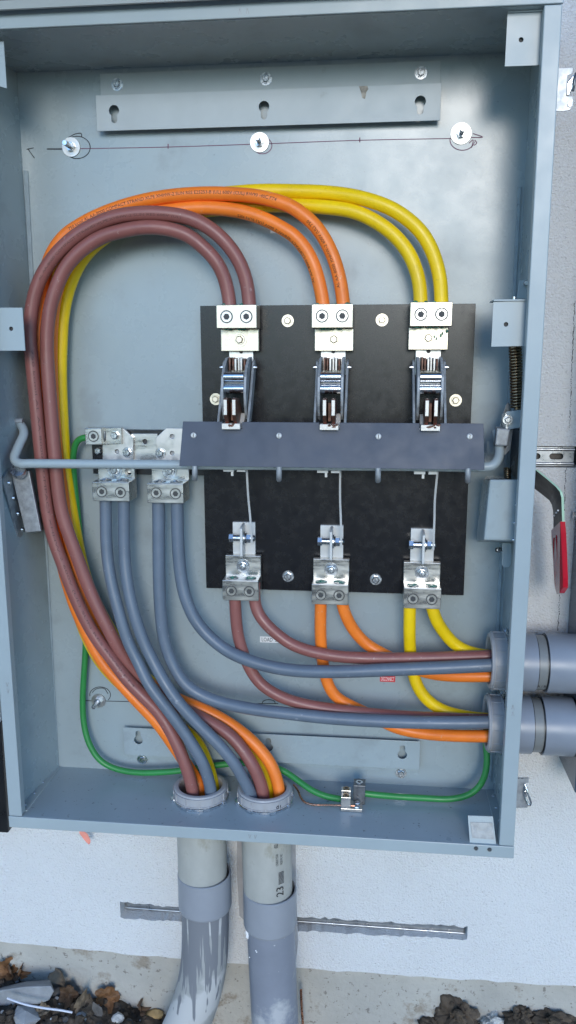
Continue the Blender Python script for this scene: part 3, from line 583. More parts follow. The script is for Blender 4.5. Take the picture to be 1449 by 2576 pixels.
    obj('spring_washer', cyl((X + 0.0062, Y, zbt), (X + 0.0090, Y, zbt), 0.0110, None, 20), 'steel_dark', bo)
    obj('nut', cyl((X + 0.0092, Y, zbt), (X + 0.0175, Y, zbt), 0.0098, None, 6), 'zinc', bo)
    st = [Vector((X + 0.0195 + (0.0015 if k == 2 else 0), -0.118, 0.748)), Vector((X + 0.0190, -0.10, 0.69)), Vector((X + 0.0205, -0.085, 0.64)), Vector((X + 0.0212, -0.0745, zbt + 0.006)), Vector((X + 0.0212, -0.071, zbt - 0.009))]
    ps = spline(st, 5); V, F = [], []
    for p in ps: V += [p + Vector((-0.0021, 0, 0)), p + Vector((0.0021, 0, 0)), p + Vector((0.0021, 0.0016, 0)), p + Vector((-0.0021, 0.0016, 0))]
    for i in range(len(ps) - 1):
        for j in range(4): F.append((4 * i + j, 4 * i + (j + 1) % 4, 4 * i + 4 + (j + 1) % 4, 4 * i + 4 + j))
    obj('pull_strap', (V, F, [False] * len(F)), 'white_plate', t)
    # lug : tang + block
    za = (0.5075, 0.5045, 0.502)[k]      # top of the block
    obj('lug_tang', box(X - 0.0385, X + 0.0385, -0.060, -0.0445, za - 0.004, za + 0.044), 'aluminium', t, 0.001)
    obj('wire_block', box(X - 0.0385, X + 0.0385, -0.1005, -0.0447, za - 0.0445, za), 'aluminium', t, 0.0012)
    bolt(t, Vector((X, -0.060, za + 0.0215)), 0.0085, 0.0150, 0.008, 'zinc', stud=0.006)
    for s in (-1, 1):
        x = X + s * 0.0192
        set_screw(t, Vector((x, -0.1005, za - 0.0235)), 0.0124, 'aluminium')
        o = obj('wire_opening', cyl((x, -0.082, za), (x, -0.082, za + 0.0008), 0.0128, None, 24), 'steel_dark', t)
        obj('joint_compound', join(*[blob((x + random.uniform(-0.008, 0.008), -0.082 + random.uniform(-0.008, 0.008), za + 0.001), random.uniform(0.003, 0.006), random.uniform(0.002, 0.005), 0.0016, i + 90 + k, 1, 0.6) for i in range(9)]), 'compound', o, kind='stuff')

# --- shield, rod and its hooks
shd = thing('arc_shield', 'dark blue grey shield strip clipped along the operating rod', 'shield', (0.68, -0.18, 0.76))
def shield_shape():
    dt, db = 0.166, 0.190; z1, z0 = 0.8475, 0.7625
    xs = [0.3935, 0.9735]; out = [(0.3895, z0), (0.9760, z0), (0.9735, z1)]
    for X in reversed(POLE): out += [(X + 0.0195, z1), (X + 0.0195, z1 - 0.013), (X - 0.0195, z1 - 0.013), (X - 0.0195, z1)]
    out += [(0.3935, z1)]
    def f(u, v, w_): d = dt + (db - dt) * (z1 - v) / (z1 - z0); return Vector((u, -d + w_, v))
    return plate(out, [], f, 0.003)
obj('strip', shield_shape(), 'shield', shd, 0.0006)
for x, y in ((487, 1095), (702, 1096), (952, 1098), (1182, 1098)):
    p = P(x, y, 0.1745); o = obj('screw', join(cyl(p + Vector((0, 0.002, 0)), p + Vector((0, -0.001, 0)), 0.0055, None, 20), cyl(p + Vector((0, -0.001, 0)), p + Vector((0, -0.0024, 0)), 0.0055, 0.0038, 20)), 'white_plate', shd)
    obj('screw_slot', box(p.x - 0.0006, p.x + 0.0006, p.y - 0.0029, p.y - 0.0022, p.z - 0.0038, p.z + 0.0038), 'bore', o)
for x, y in ((490, 1190), (702, 1192), (951, 1195), (1177, 1196)):
    pth = [P(x, y - 18, 0.1885), P(x, y, 0.1885), P(x, y + 10, 0.183), P(x, y + 14, 0.170), P(x, y + 8, 0.150), P(x, y - 5, 0.138)]
    obj('hook', tube(spline(pth, 5), 0.0055, 12), 'galvanised', shd)
rp = [(50, 1066, 0.085), (58, 1078, 0.095), (60, 1092, 0.106), (50, 1115, 0.125), (41, 1136, 0.140), (36, 1150, 0.149), (40, 1161, 0.154), (52, 1166, 0.156), (75, 1166, 0.156)]
rp += [(x, 1166 + (x - 75) * 0.0076, 0.156) for x in range(150, 1200, 105)] + [(1222, 1174.5, 0.156), (1240, 1170, 0.155), (1251, 1158, 0.150), (1256, 1142, 0.141), (1256, 1122, 0.130), (1252, 1100, 0.118), (1248, 1085, 0.110)]
rod = tag(obj('operating_rod', tube(smooth_path(spline([P(*q) for q in rp], 8), 4), 0.0094, 18), 'lip_paint'), 'bent grey operating rod spanning the enclosure behind the blue grey shield', 'rod')
sh = [box(P(x, 1178, 0.1655).x, P(x + l, 1178, 0.1655).x, -0.1658, -0.1600, P(x, 1177, 0.1655).z, P(x, 1177, 0.1655).z + 0.0016) for x, l in ((322, 18), (343, 22), (368, 20), (300, 8), (420, 9))]
# --- pivot box on the flange side wall
wx = lambda px, py, off: PX(px, py, off)
pv = thing('rod_pivot_box', 'galvanised riveted pivot box under the bent end of the rod', 'pivot box', wx(40, 1340, 0.02))
obj('wall_flange', hull([wx(x, y, 0.016) for x, y in ((23, 1178), (8, 1204), (10, 1218), (46, 1350), (51, 1354), (63, 1341), (75, 1300), (60, 1180))] + [wx(x, y, 0.016) + Vector((-0.004, 0, 0)) for x, y in ((23, 1178), (8, 1204), (10, 1218), (46, 1350), (51, 1354), (63, 1341), (75, 1300), (60, 1180))]), 'galvanised', pv, 0.0008)
obj('housing', hull([P(x, y, 0.128) for x, y in ((28, 1190), (73, 1184), (103, 1336), (64, 1340))] + [P(x, y, 0.070) for x, y in ((79, 1183), (60, 1188), (110, 1330), (107, 1338), (82, 1340))]), 'galvanised', pv, 0.002)
obj('collar', cyl(P(44, 1180, 0.150), P(50, 1190, 0.135), 0.016, 0.014, 20), 'zinc', pv)
for x, y in ((22, 1215), (33.5, 1253), (45, 1292), (55.5, 1332)): inst('rivet', 'rivet_side', lambda: join(cyl((0, 0, 0), (0.004, 0, 0), 0.0055, 0.0035, 14)), 'zinc', pv, wx(x, y, 0.0165))
pc = P(54, 1060, 0.09); obj('pivot_pin', cyl((pc.x - 0.02, pc.y, pc.z), (pc.x + 0.004, pc.y, pc.z), 0.007), 'galvanised', pv)

# --- operating mechanism on the other side wall
mh = thing('mechanism_housing', 'grey sheet steel mechanism housing under the rod crank', 'housing', P(1255, 1365, 0.1))
obj('housing', hull([P(x, y, 0.165) for x, y in ((1232, 1206), (1330, 1206), (1318, 1362), (1217, 1359))] + [P(x, y, 0.045) for x, y in ((1214, 1206), (1300, 1204), (1290, 1366), (1200, 1362), (1199, 1340))]), 'enclosure_paint', mh, 0.004)
obj('hanging_tab', hull([P(x, y, 0.10) for x, y in ((1264, 1366), (1287, 1366), (1286, 1420), (1280, 1428), (1267, 1428), (1263, 1420))] + [P(x, y, 0.10) + Vector((0, 0.004, 0)) for x, y in ((1264, 1366), (1287, 1366), (1286, 1420), (1280, 1428), (1267, 1428), (1263, 1420))]), 'lip_paint', mh, 0.001)
bolt(mh, P(1262, 1383, 0.085), 0.006, 0, 0.012, 'zinc', rot=(0, 0, R_(-70)))
obj('top_plate', hull([P(1219, 1205, 0.15), P(1272, 1204, 0.15), P(1221, 1198, 0.06), P(1262, 1196, 0.06), P(1221, 1203, 0.06)]), 'zinc', mh, 0.001)
for x, y in ((1296, 1362), (1299, 1319), (1303, 1272)): inst('rivet', 'rivet_side2', lambda: cyl((0, 0, 0), (-0.004, 0, 0), 0.0045, 0.003, 12), 'zinc', mh, P(x - 2, y - 4, 0.166))
def coil(p0, p1, r, turns, wr, n=14):
    p0, p1 = Vector(p0), Vector(p1); u, v_, a = frame_of(p1 - p0); m = int(turns * n); L_ = (p1 - p0)
    return tube([p0 + L_ * (i / m) + u * (r * math.cos(2 * math.pi * i / n)) + v_ * (r * math.sin(2 * math.pi * i / n)) for i in range(m + 1)], wr, 7)
tag(obj('coil_spring', join(coil(P(1296, 866, 0.11), P(1300.5, 1028, 0.11), 0.0105, 22, 0.0026), cyl(P(1296, 866, 0.11), P(1300.5, 1030, 0.11), 0.0055)), 'bronze_spring'), 'bronze coil spring hanging below the cover tab beside the board', 'spring')
tag(obj('coil_spring', join(coil(P(1276, 1176, 0.10), P(1277, 1205, 0.10), 0.0062, 6, 0.0016), cyl(P(1276, 1176, 0.10), P(1277, 1206, 0.10), 0.0030)), 'bronze_spring'), 'short dark coil spring standing on the mechanism housing', 'spring')
cr = thing('crank_linkage', 'zinc crank plates and clamp gripping the end of the rod', 'linkage', P(1262, 1130, 0.11))
obj('clamp', hull([P(x, y, 0.150) for x, y in ((1250, 1077), (1284, 1080), (1277, 1122), (1245, 1121))] + [P(x, y, 0.105) for x, y in ((1246, 1072), (1280, 1076), (1274, 1126), (1240, 1118))]), 'galvanised', cr, 0.0025)
obj('crank_plate', hull([P(x, y, 0.125) for x, y in ((1272, 1036), (1316, 1030), (1316, 1074), (1283, 1080), (1274, 1082))] + [P(x, y, 0.119) for x, y in ((1272, 1036), (1316, 1030), (1316, 1074), (1283, 1080), (1274, 1082))]), 'lip_paint', cr, 0.001)
obj('side_plate', hull([P(x, y, 0.128) for x, y in ((1270, 1038), (1276, 1040), (1279, 1080), (1272, 1081))] + [P(x, y, 0.09) for x, y in ((1262, 1042), (1268, 1040), (1270, 1082), (1262, 1090))]), 'zinc', cr, 0.0008)
obj('back_link', hull([P(x, y, 0.10) for x, y in ((1285, 1080), (1291, 1080), (1284, 1132), (1270, 1146), (1266, 1138))] + [P(x, y, 0.096) for x, y in ((1285, 1080), (1291, 1080), (1284, 1132), (1270, 1146), (1266, 1138))]), 'galvanised', cr, 0.0008)
obj('cam_plate', hull([P(x, y, 0.088) for x, y in ((1262, 1050), (1272, 1018), (1278, 1012), (1284, 1018), (1284, 1080), (1256, 1076))] + [P(x, y, 0.083) for x, y in ((1262, 1050), (1272, 1018), (1278, 1012), (1284, 1018), (1284, 1080), (1256, 1076))]), 'steel_dark', cr, 0.0008)
obj('stop_tab', hull([P(x, y, 0.06) for x, y in ((1224, 1110), (1240, 1112), (1242, 1142), (1227, 1142))] + [P(x, y, 0.057) for x, y in ((1224, 1110), (1240, 1112), (1242, 1142), (1227, 1142))]), 'lip_paint', cr, 0.0006)
bolt(cr, P(1277, 1056, 0.130), 0.0065, 0.0095, 0.006, 'zinc')
tag(obj('insulating_liner', hull([Vector((W - 0.014, y, z)) for y in (-0.185, -0.02) for z in (P(1300, 1084, 0.1).z, P(1300, 1203, 0.1).z)] + [Vector((W - 0.011, y, z)) for y in (-0.185, -0.02) for z in (P(1300, 1084, 0.1).z, P(1300, 1203, 0.1).z)]), 'black_paint'), 'black liner sheet on the side wall behind the crank', 'liner')
ang = thing('spring_bracket', 'small bolted angle bracket on the side wall above the cover tab', 'bracket', P(1316, 750, 0.06))
obj('angle', hull([P(x, y, 0.07) for x, y in ((1306, 705), (1330, 703), (1328, 752), (1300, 752))] + [P(x, y, 0.066) for x, y in ((1306, 705), (1330, 703), (1328, 752), (1300, 752))]), 'lip_paint', ang, 0.0008)
bolt(ang, P(1322, 713, 0.071), 0.0055, 0, 0.009, 'zinc')
obj('stud', cyl(P(1294, 758, 0.11), P(1294, 746, 0.11), 0.004), 'zinc', ang)

# ================================================================== NEUTRAL
nbx = thing('neutral_bar', 'black strip base with bright bus plates for the neutral lugs', 'neutral bar', P(370, 1195, 0.02))
A, B = P(229, 1081, 0.020), P(512, 1196, 0.020)
obj('strip', box(A.x, 0.4035, -0.020, -0.001, B.z, A.z), 'black_paint', nbx, 0.001)
q = [P(x, y, 0.028) for x, y in ((330, 1091), (396, 1091), (396, 1176), (330, 1176))]
hl = P(364.5, 1111, 0.028)
obj('bus_link', plate([(v.x, v.z) for v in q], [circ(hl.x, hl.z, 0.0055, 16)], fXZ(0.028), 0.007), 'aluminium', nbx, 0.0006)
obj('link_hole', cyl((hl.x, -0.0206, hl.z), (hl.x, -0.0212, hl.z), 0.0056, None, 16), 'bore', nbx)
for pts, hs in ((((257, 1075), (306, 1075), (335, 1101), (335, 1190), (258, 1190)), ((294, 1136),)), (((418, 1077), (476, 1078), (476, 1192), (393, 1190), (392, 1101)), ((433, 1098), (433, 1140)))):
    v = [P(x, y, 0.037) for x, y in pts]; hh = [P(x, y, 0.037) for x, y in hs]
    o = obj('bus_plate', plate([(a.x, a.z) for a in v], [circ(a.x, a.z, 0.0048, 14) for a in hh], fXZ(0.037), 0.0085), 'bus_plate', nbx, 0.0008)
    for a in hh: obj('hole_thread', cyl((a.x, -0.0298, a.z), (a.x, -0.0304, a.z), 0.0048, None, 12), 'galvanised', o)
for x, y in ((321, 1138), (403.6, 1140)): bolt(nbx, P(x, y, 0.0375), 0.0085, 0.0118, 0.009, 'zinc')
bolt(nbx, P(249, 1134, 0.0205), 0.0082, 0, 0.010, 'zinc')
for lab, bx0, bx1, tx0, tx1, ty, by0, by1, sc, tb_, grp in (('aluminium neutral lug nearest the green wire with an empty hole in its tang', 231, 326, 245, 337, 1180, 1212, 1262, ((256, 1237), (303, 1239)), (289, 1182), 0), ('aluminium neutral lug beside the end of the blue grey shield', 369, 462, 380, 474, 1180, 1216, 1267, ((393, 1240), (441.5, 1242)), (427, 1184), 1)):
    t = thing('neutral_lug', lab, 'lug', P((bx0 + bx1) / 2, by1, 0.08), 'neutral lugs')
    a, b = P(bx0, by0, 0.110), P(bx1, by1, 0.110)
    o = obj('wire_block', box(a.x, b.x, -0.110, -0.054, b.z, a.z), 'aluminium', t, 0.0013)
    p0, p1 = P(tx0, 1150, 0.054), P(tx1, 1150, 0.054); hole = P(322, 1187, 0.054)
    hs = [circ(hole.x, hole.z, 0.0075, 18)] if grp == 0 else []
    obj('lug_tang', plate([(p0.x, a.z - 0.002), (p1.x, a.z - 0.002), (p1.x, a.z + 0.034), (p0.x, a.z + 0.034)], hs, fXZ(0.054), 0.0155), 'aluminium', t, 0.0008)
    bolt(t, P(*tb_, 0.0545), 0.0090, 0.0170, 0.010, 'zinc')
    for x, y in sc: set_screw(t, P(x, y, 0.110), 0.0124, 'aluminium')
    for s in (0.27, 0.73):
        x = a.x + (b.x - a.x) * s; w_ = obj('wire_opening', cyl((x, -0.083, a.z), (x, -0.083, a.z + 0.0008), 0.0132, None, 24), 'steel_dark', t)
        obj('strand_ends', join(*[cyl((x + random.uniform(-.009, .009), -0.083 + random.uniform(-.009, .009), a.z), (x, -0.083, a.z + 0.0035), 0.0014, None, 7) for i in range(16)]), 'zinc', w_)
t = thing('bonding_lug', 'small one-hole lug clamping the end of the green wire', 'lug', P(258, 1118, 0.06))
a, b = P(213, 1077, 0.068), P(256, 1119, 0.068)
obj('wire_block', box(a.x, b.x, -0.068, -0.0376, b.z, a.z), 'aluminium', t, 0.001)
set_screw(t, P(235, 1097.5, 0.068), 0.0124, 'aluminium')
v = [P(256, 1076, 0.047), P(305, 1076, 0.047), P(305, 1116, 0.047), P(256, 1119, 0.047)]
obj('lug_tang', plate([(p.x, p.z) for p in v], [], fXZ(0.047), 0.0094), 'aluminium', t, 0.0008)
c = P(263, 1097, 0.048); obj('wire_opening', blob(c, 0.003, 0.002, 0.012, 4, 2, 0.2), 'steel_dark', t)
bolt(t, P(289.5, 1095, 0.0475), 0.0085, 0, 0.009, 'zinc')

# ================================================================== CABLES
LAST = {}
def cab(name, label, pts, m, r, group=None, key=None, per=8, sm=6):
    """pts: (px, py) or (px, py, d); a missing d is interpolated between the given ones"""
    idx = [i for i, p in enumerate(pts) if len(p) == 3]; out = []
    for i, p in enumerate(pts):
        if len(p) == 3: d = p[2]
        else:
            a = max(j for j in idx if j < i); b = min(j for j in idx if j > i); t = (i - a) / (b - a); t = t * t * (3 - 2 * t)
            d = pts[a][2] + (pts[b][2] - pts[a][2]) * t
        out.append(P(p[0], p[1], d))
    path = smooth_path(spline(out, per), sm); LAST[key or label] = path
    return tag(obj(name, tube(path, r, 18), m), label, 'cable', group)
LG = 'line side cables looping up to the lugs'; DG = 'load cables leaving through the side conduits'
lug = lambda pts: pts
# line: brown
o = cab('power_cable', 'outer brown cable of the upper loop, running down the far edge of the bundle', [(629, 800, 0.077), (627, 762, 0.077), (620, 709), (603, 661), (575, 618), (537, 581, 0.09), (487, 552), (430, 539), (360, 536, 0.098), (290, 545), (230, 569), (180, 602), (135, 647), (103, 697), (85, 749, 0.098), (77, 799), (75, 850), (80, 909), (88, 990, 0.098), (103, 1145), (117, 1274, 0.098), (133, 1350), (158, 1420), (188, 1500), (232, 1590, 0.098), (285, 1663), (322, 1712), (362, 1753), (402, 1795, 0.104), (436, 1852), (464, 1917, 0.115), (480, 1967), (486, 2000, 0.117), (489, 2050, 0.112)], 'cable_brown', 0.0140, LG, 'B1')
cab('power_cable', 'inner brown cable of the upper loop, ending in the printed conduit', [(578, 800, 0.077), (577, 759, 0.077), (566, 704), (545, 659), (512, 623, 0.088), (470, 591), (417, 575), (365, 572, 0.098), (312, 580), (257, 596), (210, 625), (170, 666), (145, 714), (127, 771, 0.098), (119, 829), (118, 880), (125, 990, 0.098), (138, 1145), (152, 1274, 0.098), (168, 1330), (192, 1395), (227, 1488), (275, 1588, 0.092), (318, 1663), (370, 1722, 0.075), (440, 1772), (525, 1815, 0.085), (583, 1853), (631, 1917, 0.105), (654, 1967), (662, 2000, 0.108), (664, 2050, 0.105)], 'cable_brown', 0.0140, LG, 'B2')
# line: orange
cab('power_cable', 'outer printed orange cable of the upper loop over the brown ones', [(865, 800, 0.077), (863, 757, 0.077), (855, 704), (841, 654), (822, 611), (795, 570), (760, 538, 0.078), (725, 516), (670, 499), (620, 491), (515, 487, 0.07), (415, 495), (325, 514), (250, 541), (200, 567), (160, 596), (125, 650), (104, 740, 0.067), (97, 836), (100, 990), (112, 1145, 0.067), (128, 1274), (150, 1388), (180, 1500), (216, 1588, 0.07), (254, 1660), (302, 1717), (348, 1767), (396, 1818, 0.075), (440, 1880), (480, 1940), (500, 1975, 0.085), (505, 2000, 0.09), (507, 2050, 0.09)], 'cable_orange', 0.0136, LG, 'O1')
cab('power_cable', 'inner orange cable of the upper loop, ending in the printed conduit', [(814, 800, 0.077), (812, 759, 0.077), (802, 709), (790, 669), (770, 629), (740, 594), (715, 577, 0.074), (665, 551), (610, 533), (555, 525), (500, 523, 0.066), (420, 531), (340, 547), (270, 574), (210, 612), (165, 668), (140, 740, 0.066), (129, 836), (131, 990), (144, 1145, 0.066), (161, 1274), (179, 1388), (205, 1490), (245, 1588, 0.062), (310, 1670), (400, 1735, 0.055), (455, 1762), (500, 1780), (545, 1801, 0.06), (595, 1832), (640, 1870), (680, 1920, 0.085), (698, 1967), (703, 2000, 0.095), (703, 2050, 0.095)], 'cable_orange', 0.0136, LG, 'O2')
# line: yellow
cab('power_cable', 'outer yellow cable of the upper loop, brightest where it turns down to its lug', [(1112, 800, 0.077), (1110, 754, 0.077), (1107, 704), (1092, 644), (1065, 591), (1025, 551), (975, 520, 0.07), (900, 496), (825, 485), (725, 481, 0.04), (640, 481), (520, 493), (400, 515, 0.034), (290, 552), (210, 602), (160, 662), (130, 740, 0.036), (118, 836), (118, 990), (125, 1145, 0.036), (140, 1274), (160, 1388), (186, 1500), (213, 1588, 0.038), (255, 1668), (320, 1735), (390, 1790, 0.045), (455, 1830), (496, 1868), (523, 1925, 0.062), (535, 1970), (539, 2000, 0.072), (540, 2050, 0.08)], 'cable_yellow', 0.0138, LG, 'Y1')
cab('power_cable', 'inner yellow cable of the upper loop, seen beside the brown bundle', [(1058, 800, 0.077), (1058, 754, 0.077), (1052, 699), (1030, 640), (995, 595), (950, 560), (890, 532, 0.062), (825, 522), (765, 518), (690, 516, 0.036), (600, 521), (525, 528), (440, 537, 0.034), (360, 553), (290, 581), (240, 616), (205, 655), (182, 700), (166, 750, 0.036), (157, 805), (154, 858), (152, 930), (154, 1009), (163, 1159, 0.036), (176, 1259), (193, 1360), (220, 1470), (280, 1590, 0.03), (350, 1690), (420, 1745), (480, 1773, 0.035), (545, 1806), (605, 1855), (646, 1912, 0.058), (668, 1965), (677, 2000, 0.076), (678, 2050, 0.085)], 'cable_yellow', 0.0138, LG, 'Y2')
# neutral: grey
cab('neutral_cable', 'grey cable from the neutral lug by the green wire, nearest the brown bundle', [(266, 1225, 0.083), (266, 1290, 0.083), (269, 1388), (280, 1463), (299, 1538), (322, 1613, 0.105), (349, 1668), (374, 1720), (408, 1767, 0.122), (446, 1817), (480, 1867), (509, 1917, 0.122), (526, 1967), (531, 2000, 0.118), (533, 2050, 0.112)], 'cable_grey', 0.0131, 'grey neutral cables', 'G1')
cab('neutral_cable', 'second grey cable from the neutral lug by the green wire, ending in the printed conduit', [(311, 1225, 0.083), (312, 1290, 0.083), (313, 1388), (320, 1463), (336, 1538), (361, 1613, 0.105), (388, 1668), (415, 1717), (449, 1767, 0.125), (494, 1817), (545, 1867), (587, 1917, 0.125), (616, 1967), (632, 2000, 0.118), (637, 2050, 0.11)], 'cable_grey', 0.0131, 'grey neutral cables', 'G2')
cab('neutral_cable', 'grey cable sweeping from the lug beside the shield into the lower side conduit', [(398, 1230, 0.083), (399, 1290, 0.083), (400, 1438), (404, 1538), (414, 1613, 0.09), (433, 1668), (467, 1722), (518, 1754, 0.10), (575, 1772), (650, 1786), (725, 1795, 0.115), (825, 1806), (975, 1815), (1125, 1818, 0.13), (1236, 1817, 0.125), (1300, 1815, 0.115)], 'cable_grey', 0.0136, 'grey neutral cables', 'G3')
cab('neutral_cable', 'grey cable sweeping from the lug beside the shield into the upper side conduit', [(445, 1230, 0.083), (446, 1290, 0.083), (449, 1388), (457, 1463), (470, 1513), (492, 1560, 0.092), (526, 1601), (575, 1639), (625, 1661), (675, 1676, 0.115), (735, 1686), (825, 1690), (975, 1685, 0.13), (1125, 1679), (1247, 1673, 0.127), (1310, 1670, 0.115)], 'cable_grey', 0.0136, 'grey neutral cables', 'G4')
# load
cab('load_cable', 'brown load cable dropping straight from its lug to the lower side conduit', [(590, 1465, 0.082), (591, 1503, 0.082), (597, 1588), (610, 1638), (632, 1688, 0.082), (656, 1720), (690, 1744), (730, 1762), (800, 1779, 0.092), (900, 1792), (1025, 1803), (1225, 1811, 0.095), (1300, 1811, 0.095)], 'cable_brown', 0.0128, DG)
cab('load_cable', 'brown load cable curving from its lug to the upper side conduit', [(640, 1465, 0.082), (640, 1503, 0.082), (648, 1538), (668, 1568), (698, 1596, 0.09), (732, 1620), (780, 1638), (850, 1651, 0.098), (925, 1656), (1075, 1655), (1245, 1650, 0.095), (1310, 1648, 0.09)], 'cable_brown', 0.0128, DG)
cab('load_cable', 'orange load cable dropping behind the grey cable to the lower side conduit', [(807, 1470, 0.082), (807, 1508, 0.082), (806, 1588), (809, 1638), (816, 1690, 0.065), (828, 1727), (845, 1752), (872, 1770), (905, 1786, 0.06), (950, 1808), (1000, 1832), (1075, 1846, 0.085), (1150, 1851), (1236, 1852, 0.115), (1300, 1850, 0.115)], 'cable_orange', 0.0128, DG)
cab('load_cable', 'orange load cable curving behind the brown one to the upper side conduit', [(858, 1470, 0.082), (859, 1508, 0.082), (870, 1548), (892, 1588), (922, 1620, 0.062), (955, 1640), (990, 1658), (1040, 1680, 0.065), (1085, 1694), (1140, 1700), (1246, 1700, 0.11), (1310, 1698, 0.11)], 'cable_orange', 0.0128, DG)
cab('load_cable', 'yellow load cable dropping behind the grey cable to the lower side conduit', [(1031, 1480, 0.082), (1031, 1518, 0.082), (1030, 1588), (1032, 1638), (1040, 1695, 0.06), (1050, 1725), (1067, 1752), (1090, 1773), (1118, 1788, 0.06), (1160, 1800), (1236, 1810, 0.062), (1300, 1812, 0.065)], 'cable_yellow', 0.0131, DG)
cab('load_cable', 'yellow load cable curving from its lug to the upper side conduit', [(1084, 1480, 0.082), (1085, 1518, 0.082), (1097, 1558), (1115, 1588), (1140, 1617, 0.065), (1168, 1635), (1200, 1645), (1246, 1652, 0.062), (1310, 1655, 0.065)], 'cable_yellow', 0.0131, DG)
# ground
cab('ground_wire', 'green ground wire from the bonding lug down behind the bundle to the floor lug', [(228, 1101, 0.052), (212, 1101, 0.052), (194, 1110), (185, 1139), (184, 1169), (187, 1209, 0.030), (192, 1259), (198, 1320), (208, 1430, 0.022), (215, 1540), (215, 1638), (211, 1700, 0.022), (208, 1767), (212, 1827), (225, 1872), (250, 1911, 0.036), (288, 1933), (340, 1943), (400, 1943), (450, 1939, 0.045), (510, 1930), (580, 1921, 0.032), (650, 1921), (700, 1933, 0.05), (728, 1948), (757, 1969), (790, 1991), (825, 2004, 0.082), (858, 2010, 0.085), (880, 2012, 0.085)], 'cable_green', 0.0070)
cab('ground_wire', 'green ground wire from the floor lug curving up into the lower side conduit', [(905, 1994, 0.075), (918, 1996, 0.075), (975, 2002), (1075, 2008), (1130, 2010, 0.075), (1175, 2001), (1203, 1981), (1219, 1952, 0.07), (1225, 1917), (1223, 1872), (1224, 1825, 0.055), (1240, 1790, 0.055), (1300, 1785, 0.06)], 'cable_green', 0.0070)
cw = [P(738, 1974, 0.055), P(745, 1981, 0.06)] + [PZ(x, y, z) for x, y, z in ((752, 1994, 0.010), (757, 2007, 0.006), (767, 2018, 0.004), (786, 2024, 0.004), (815, 2025, 0.006), (855, 2026, 0.012), (893, 2027, 0.013))]
tag(obj('copper_wire', tube(smooth_path(spline(cw, 8), 3), 0.0023, 10), 'copper'), 'thin bare copper wire running from the conduit bushing to the floor lug', 'wire')
# printed legends on the jackets
def legend(parent, key, s0, s1, text, size, r, ang, m):
    """letters wrapped on the cable jacket between the fractions s0..s1 of its path"""
    p = LAST[key]; V, F = text_shape(text, size); wid = max(v.x for v in V); i0, i1 = int(s0 * (len(p) - 1)), int(s1 * (len(p) - 1)); seg = p[i0:i1 + 1] if i1 > i0 else list(reversed(p[i1:i0 + 1]))
    L_ = [0]
    for a, b in zip(seg, seg[1:]): L_.append(L_[-1] + (b - a).length)
    out = []
    for v in V:
        s = v.x / wid * L_[-1]; k = 0
        while k < len(L_) - 2 and L_[k + 1] < s: k += 1
        t = (s - L_[k]) / max(1e-9, L_[k + 1] - L_[k]); c = seg[k].lerp(seg[k + 1], t)
        tg = (seg[min(k + 2, len(seg) - 1)] - seg[max(k - 1, 0)]).normalized(); fr = Vector((0, -1, 0)); fr = (fr - tg * fr.dot(tg)).normalized(); up = fr.cross(tg)
        a = ang + (v.y - size * 0.3) / r; out.append(c + (fr * math.cos(a) + up * math.sin(a)) * (r + 0.0003))
    obj('printed_text', (out, F, [False] * len(F)), m, parent)
objs = {k: [o for o in bpy.data.objects if o.get('label', '').startswith(l)][0] for k, l in (('B1', 'outer brown cable of'), ('O1', 'outer printed orange'), ('O2', 'inner orange cable of'), ('Y1', 'outer yellow cable'))}
legend(objs['O1'], 'O1', 0.44, 0.23, '750 kcmil AL AA-8000 COMPACT STRAND XLPE XHHW-2 SUN RES E25253-B (UL) 600V (CUL) RW90 -40C FT4', 0.0088, 0.0136, 0.05, 'cable_print')
legend(objs['O1'], 'O1', 0.05, 0.17, 'AL AA-8000 XHHW-2 600V (UL) 750', 0.0088, 0.0136, 0.35, 'cable_print')
legend(objs['O2'], 'O2', 0.06, 0.24, 'AL AA-8000 COMPACT XHHW-2 600V (UL) SUN RES', 0.0080, 0.0136, 0.75, 'cable_print')
legend(objs['B1'], 'B1', 0.40, 0.20, 'AL AA-8000 COMPACT STRAND XLPE XHHW-2 SUN RES 600V (UL)', 0.0066, 0.0140, -0.35, 'brown_print')
legend(objs['B1'], 'B1', 0.50, 0.80, '750 kcmil AL AA-8000 COMPACT XHHW-2 600V (UL) SUN RES RW90 FT4', 0.0066, 0.0140, 0.55, 'brown_print')

# --- floor ground lug
t = thing('floor_ground_lug', 'double aluminium ground lug screwed to the enclosure floor', 'lug', PZ(885, 2040, 0.001))
c0 = PZ(857, 2041, 0.001); c1 = PZ(909, 2045, 0.001)
obj('base_plate', box(c0.x, c1.x + 0.002, c0.y, c0.y + 0.034, 0.0008, 0.008), 'aluminium', t, 0.0008)
bw = PZ(882, 2042, 0.001).x - c0.x
for i in range(2):
    x = c0.x; y = c0.y + (0.001 if i == 0 else 0.019); zt = 0.034 if i == 0 else 0.040
    obj('wire_block', box(x, x + bw, y, y + 0.017, 0.0082, zt), 'aluminium', t, 0.001)
    o = obj('set_screw', revolve([(0.0042, 0.0), (0.0042, 0.0012), (0.0072, 0.0012), (0.0072, 0.0)], (x + bw / 2, y + 0.0085, zt), (0, 0, 1), 20), 'bronze_spring', t)
    obj('screw_bore', cyl((x + bw / 2, y + 0.0085, zt), (x + bw / 2, y + 0.0085, zt + 0.0005), 0.0042, None, 14), 'bore', o)
for i in range(2): obj('base_screw', blob((c1.x - 0.010, c0.y + 0.009 + 0.015 * i, 0.009), 0.0075, 0.0065, 0.004, 3, 2, 0.0), 'zinc', t)
t = thing('tall_ground_lug', 'dark tall square ground lug behind the double floor lug', 'lug', PZ(905, 2020, 0.001))
a, b = P(889, 1976, 0.095), P(915, 2012, 0.095)
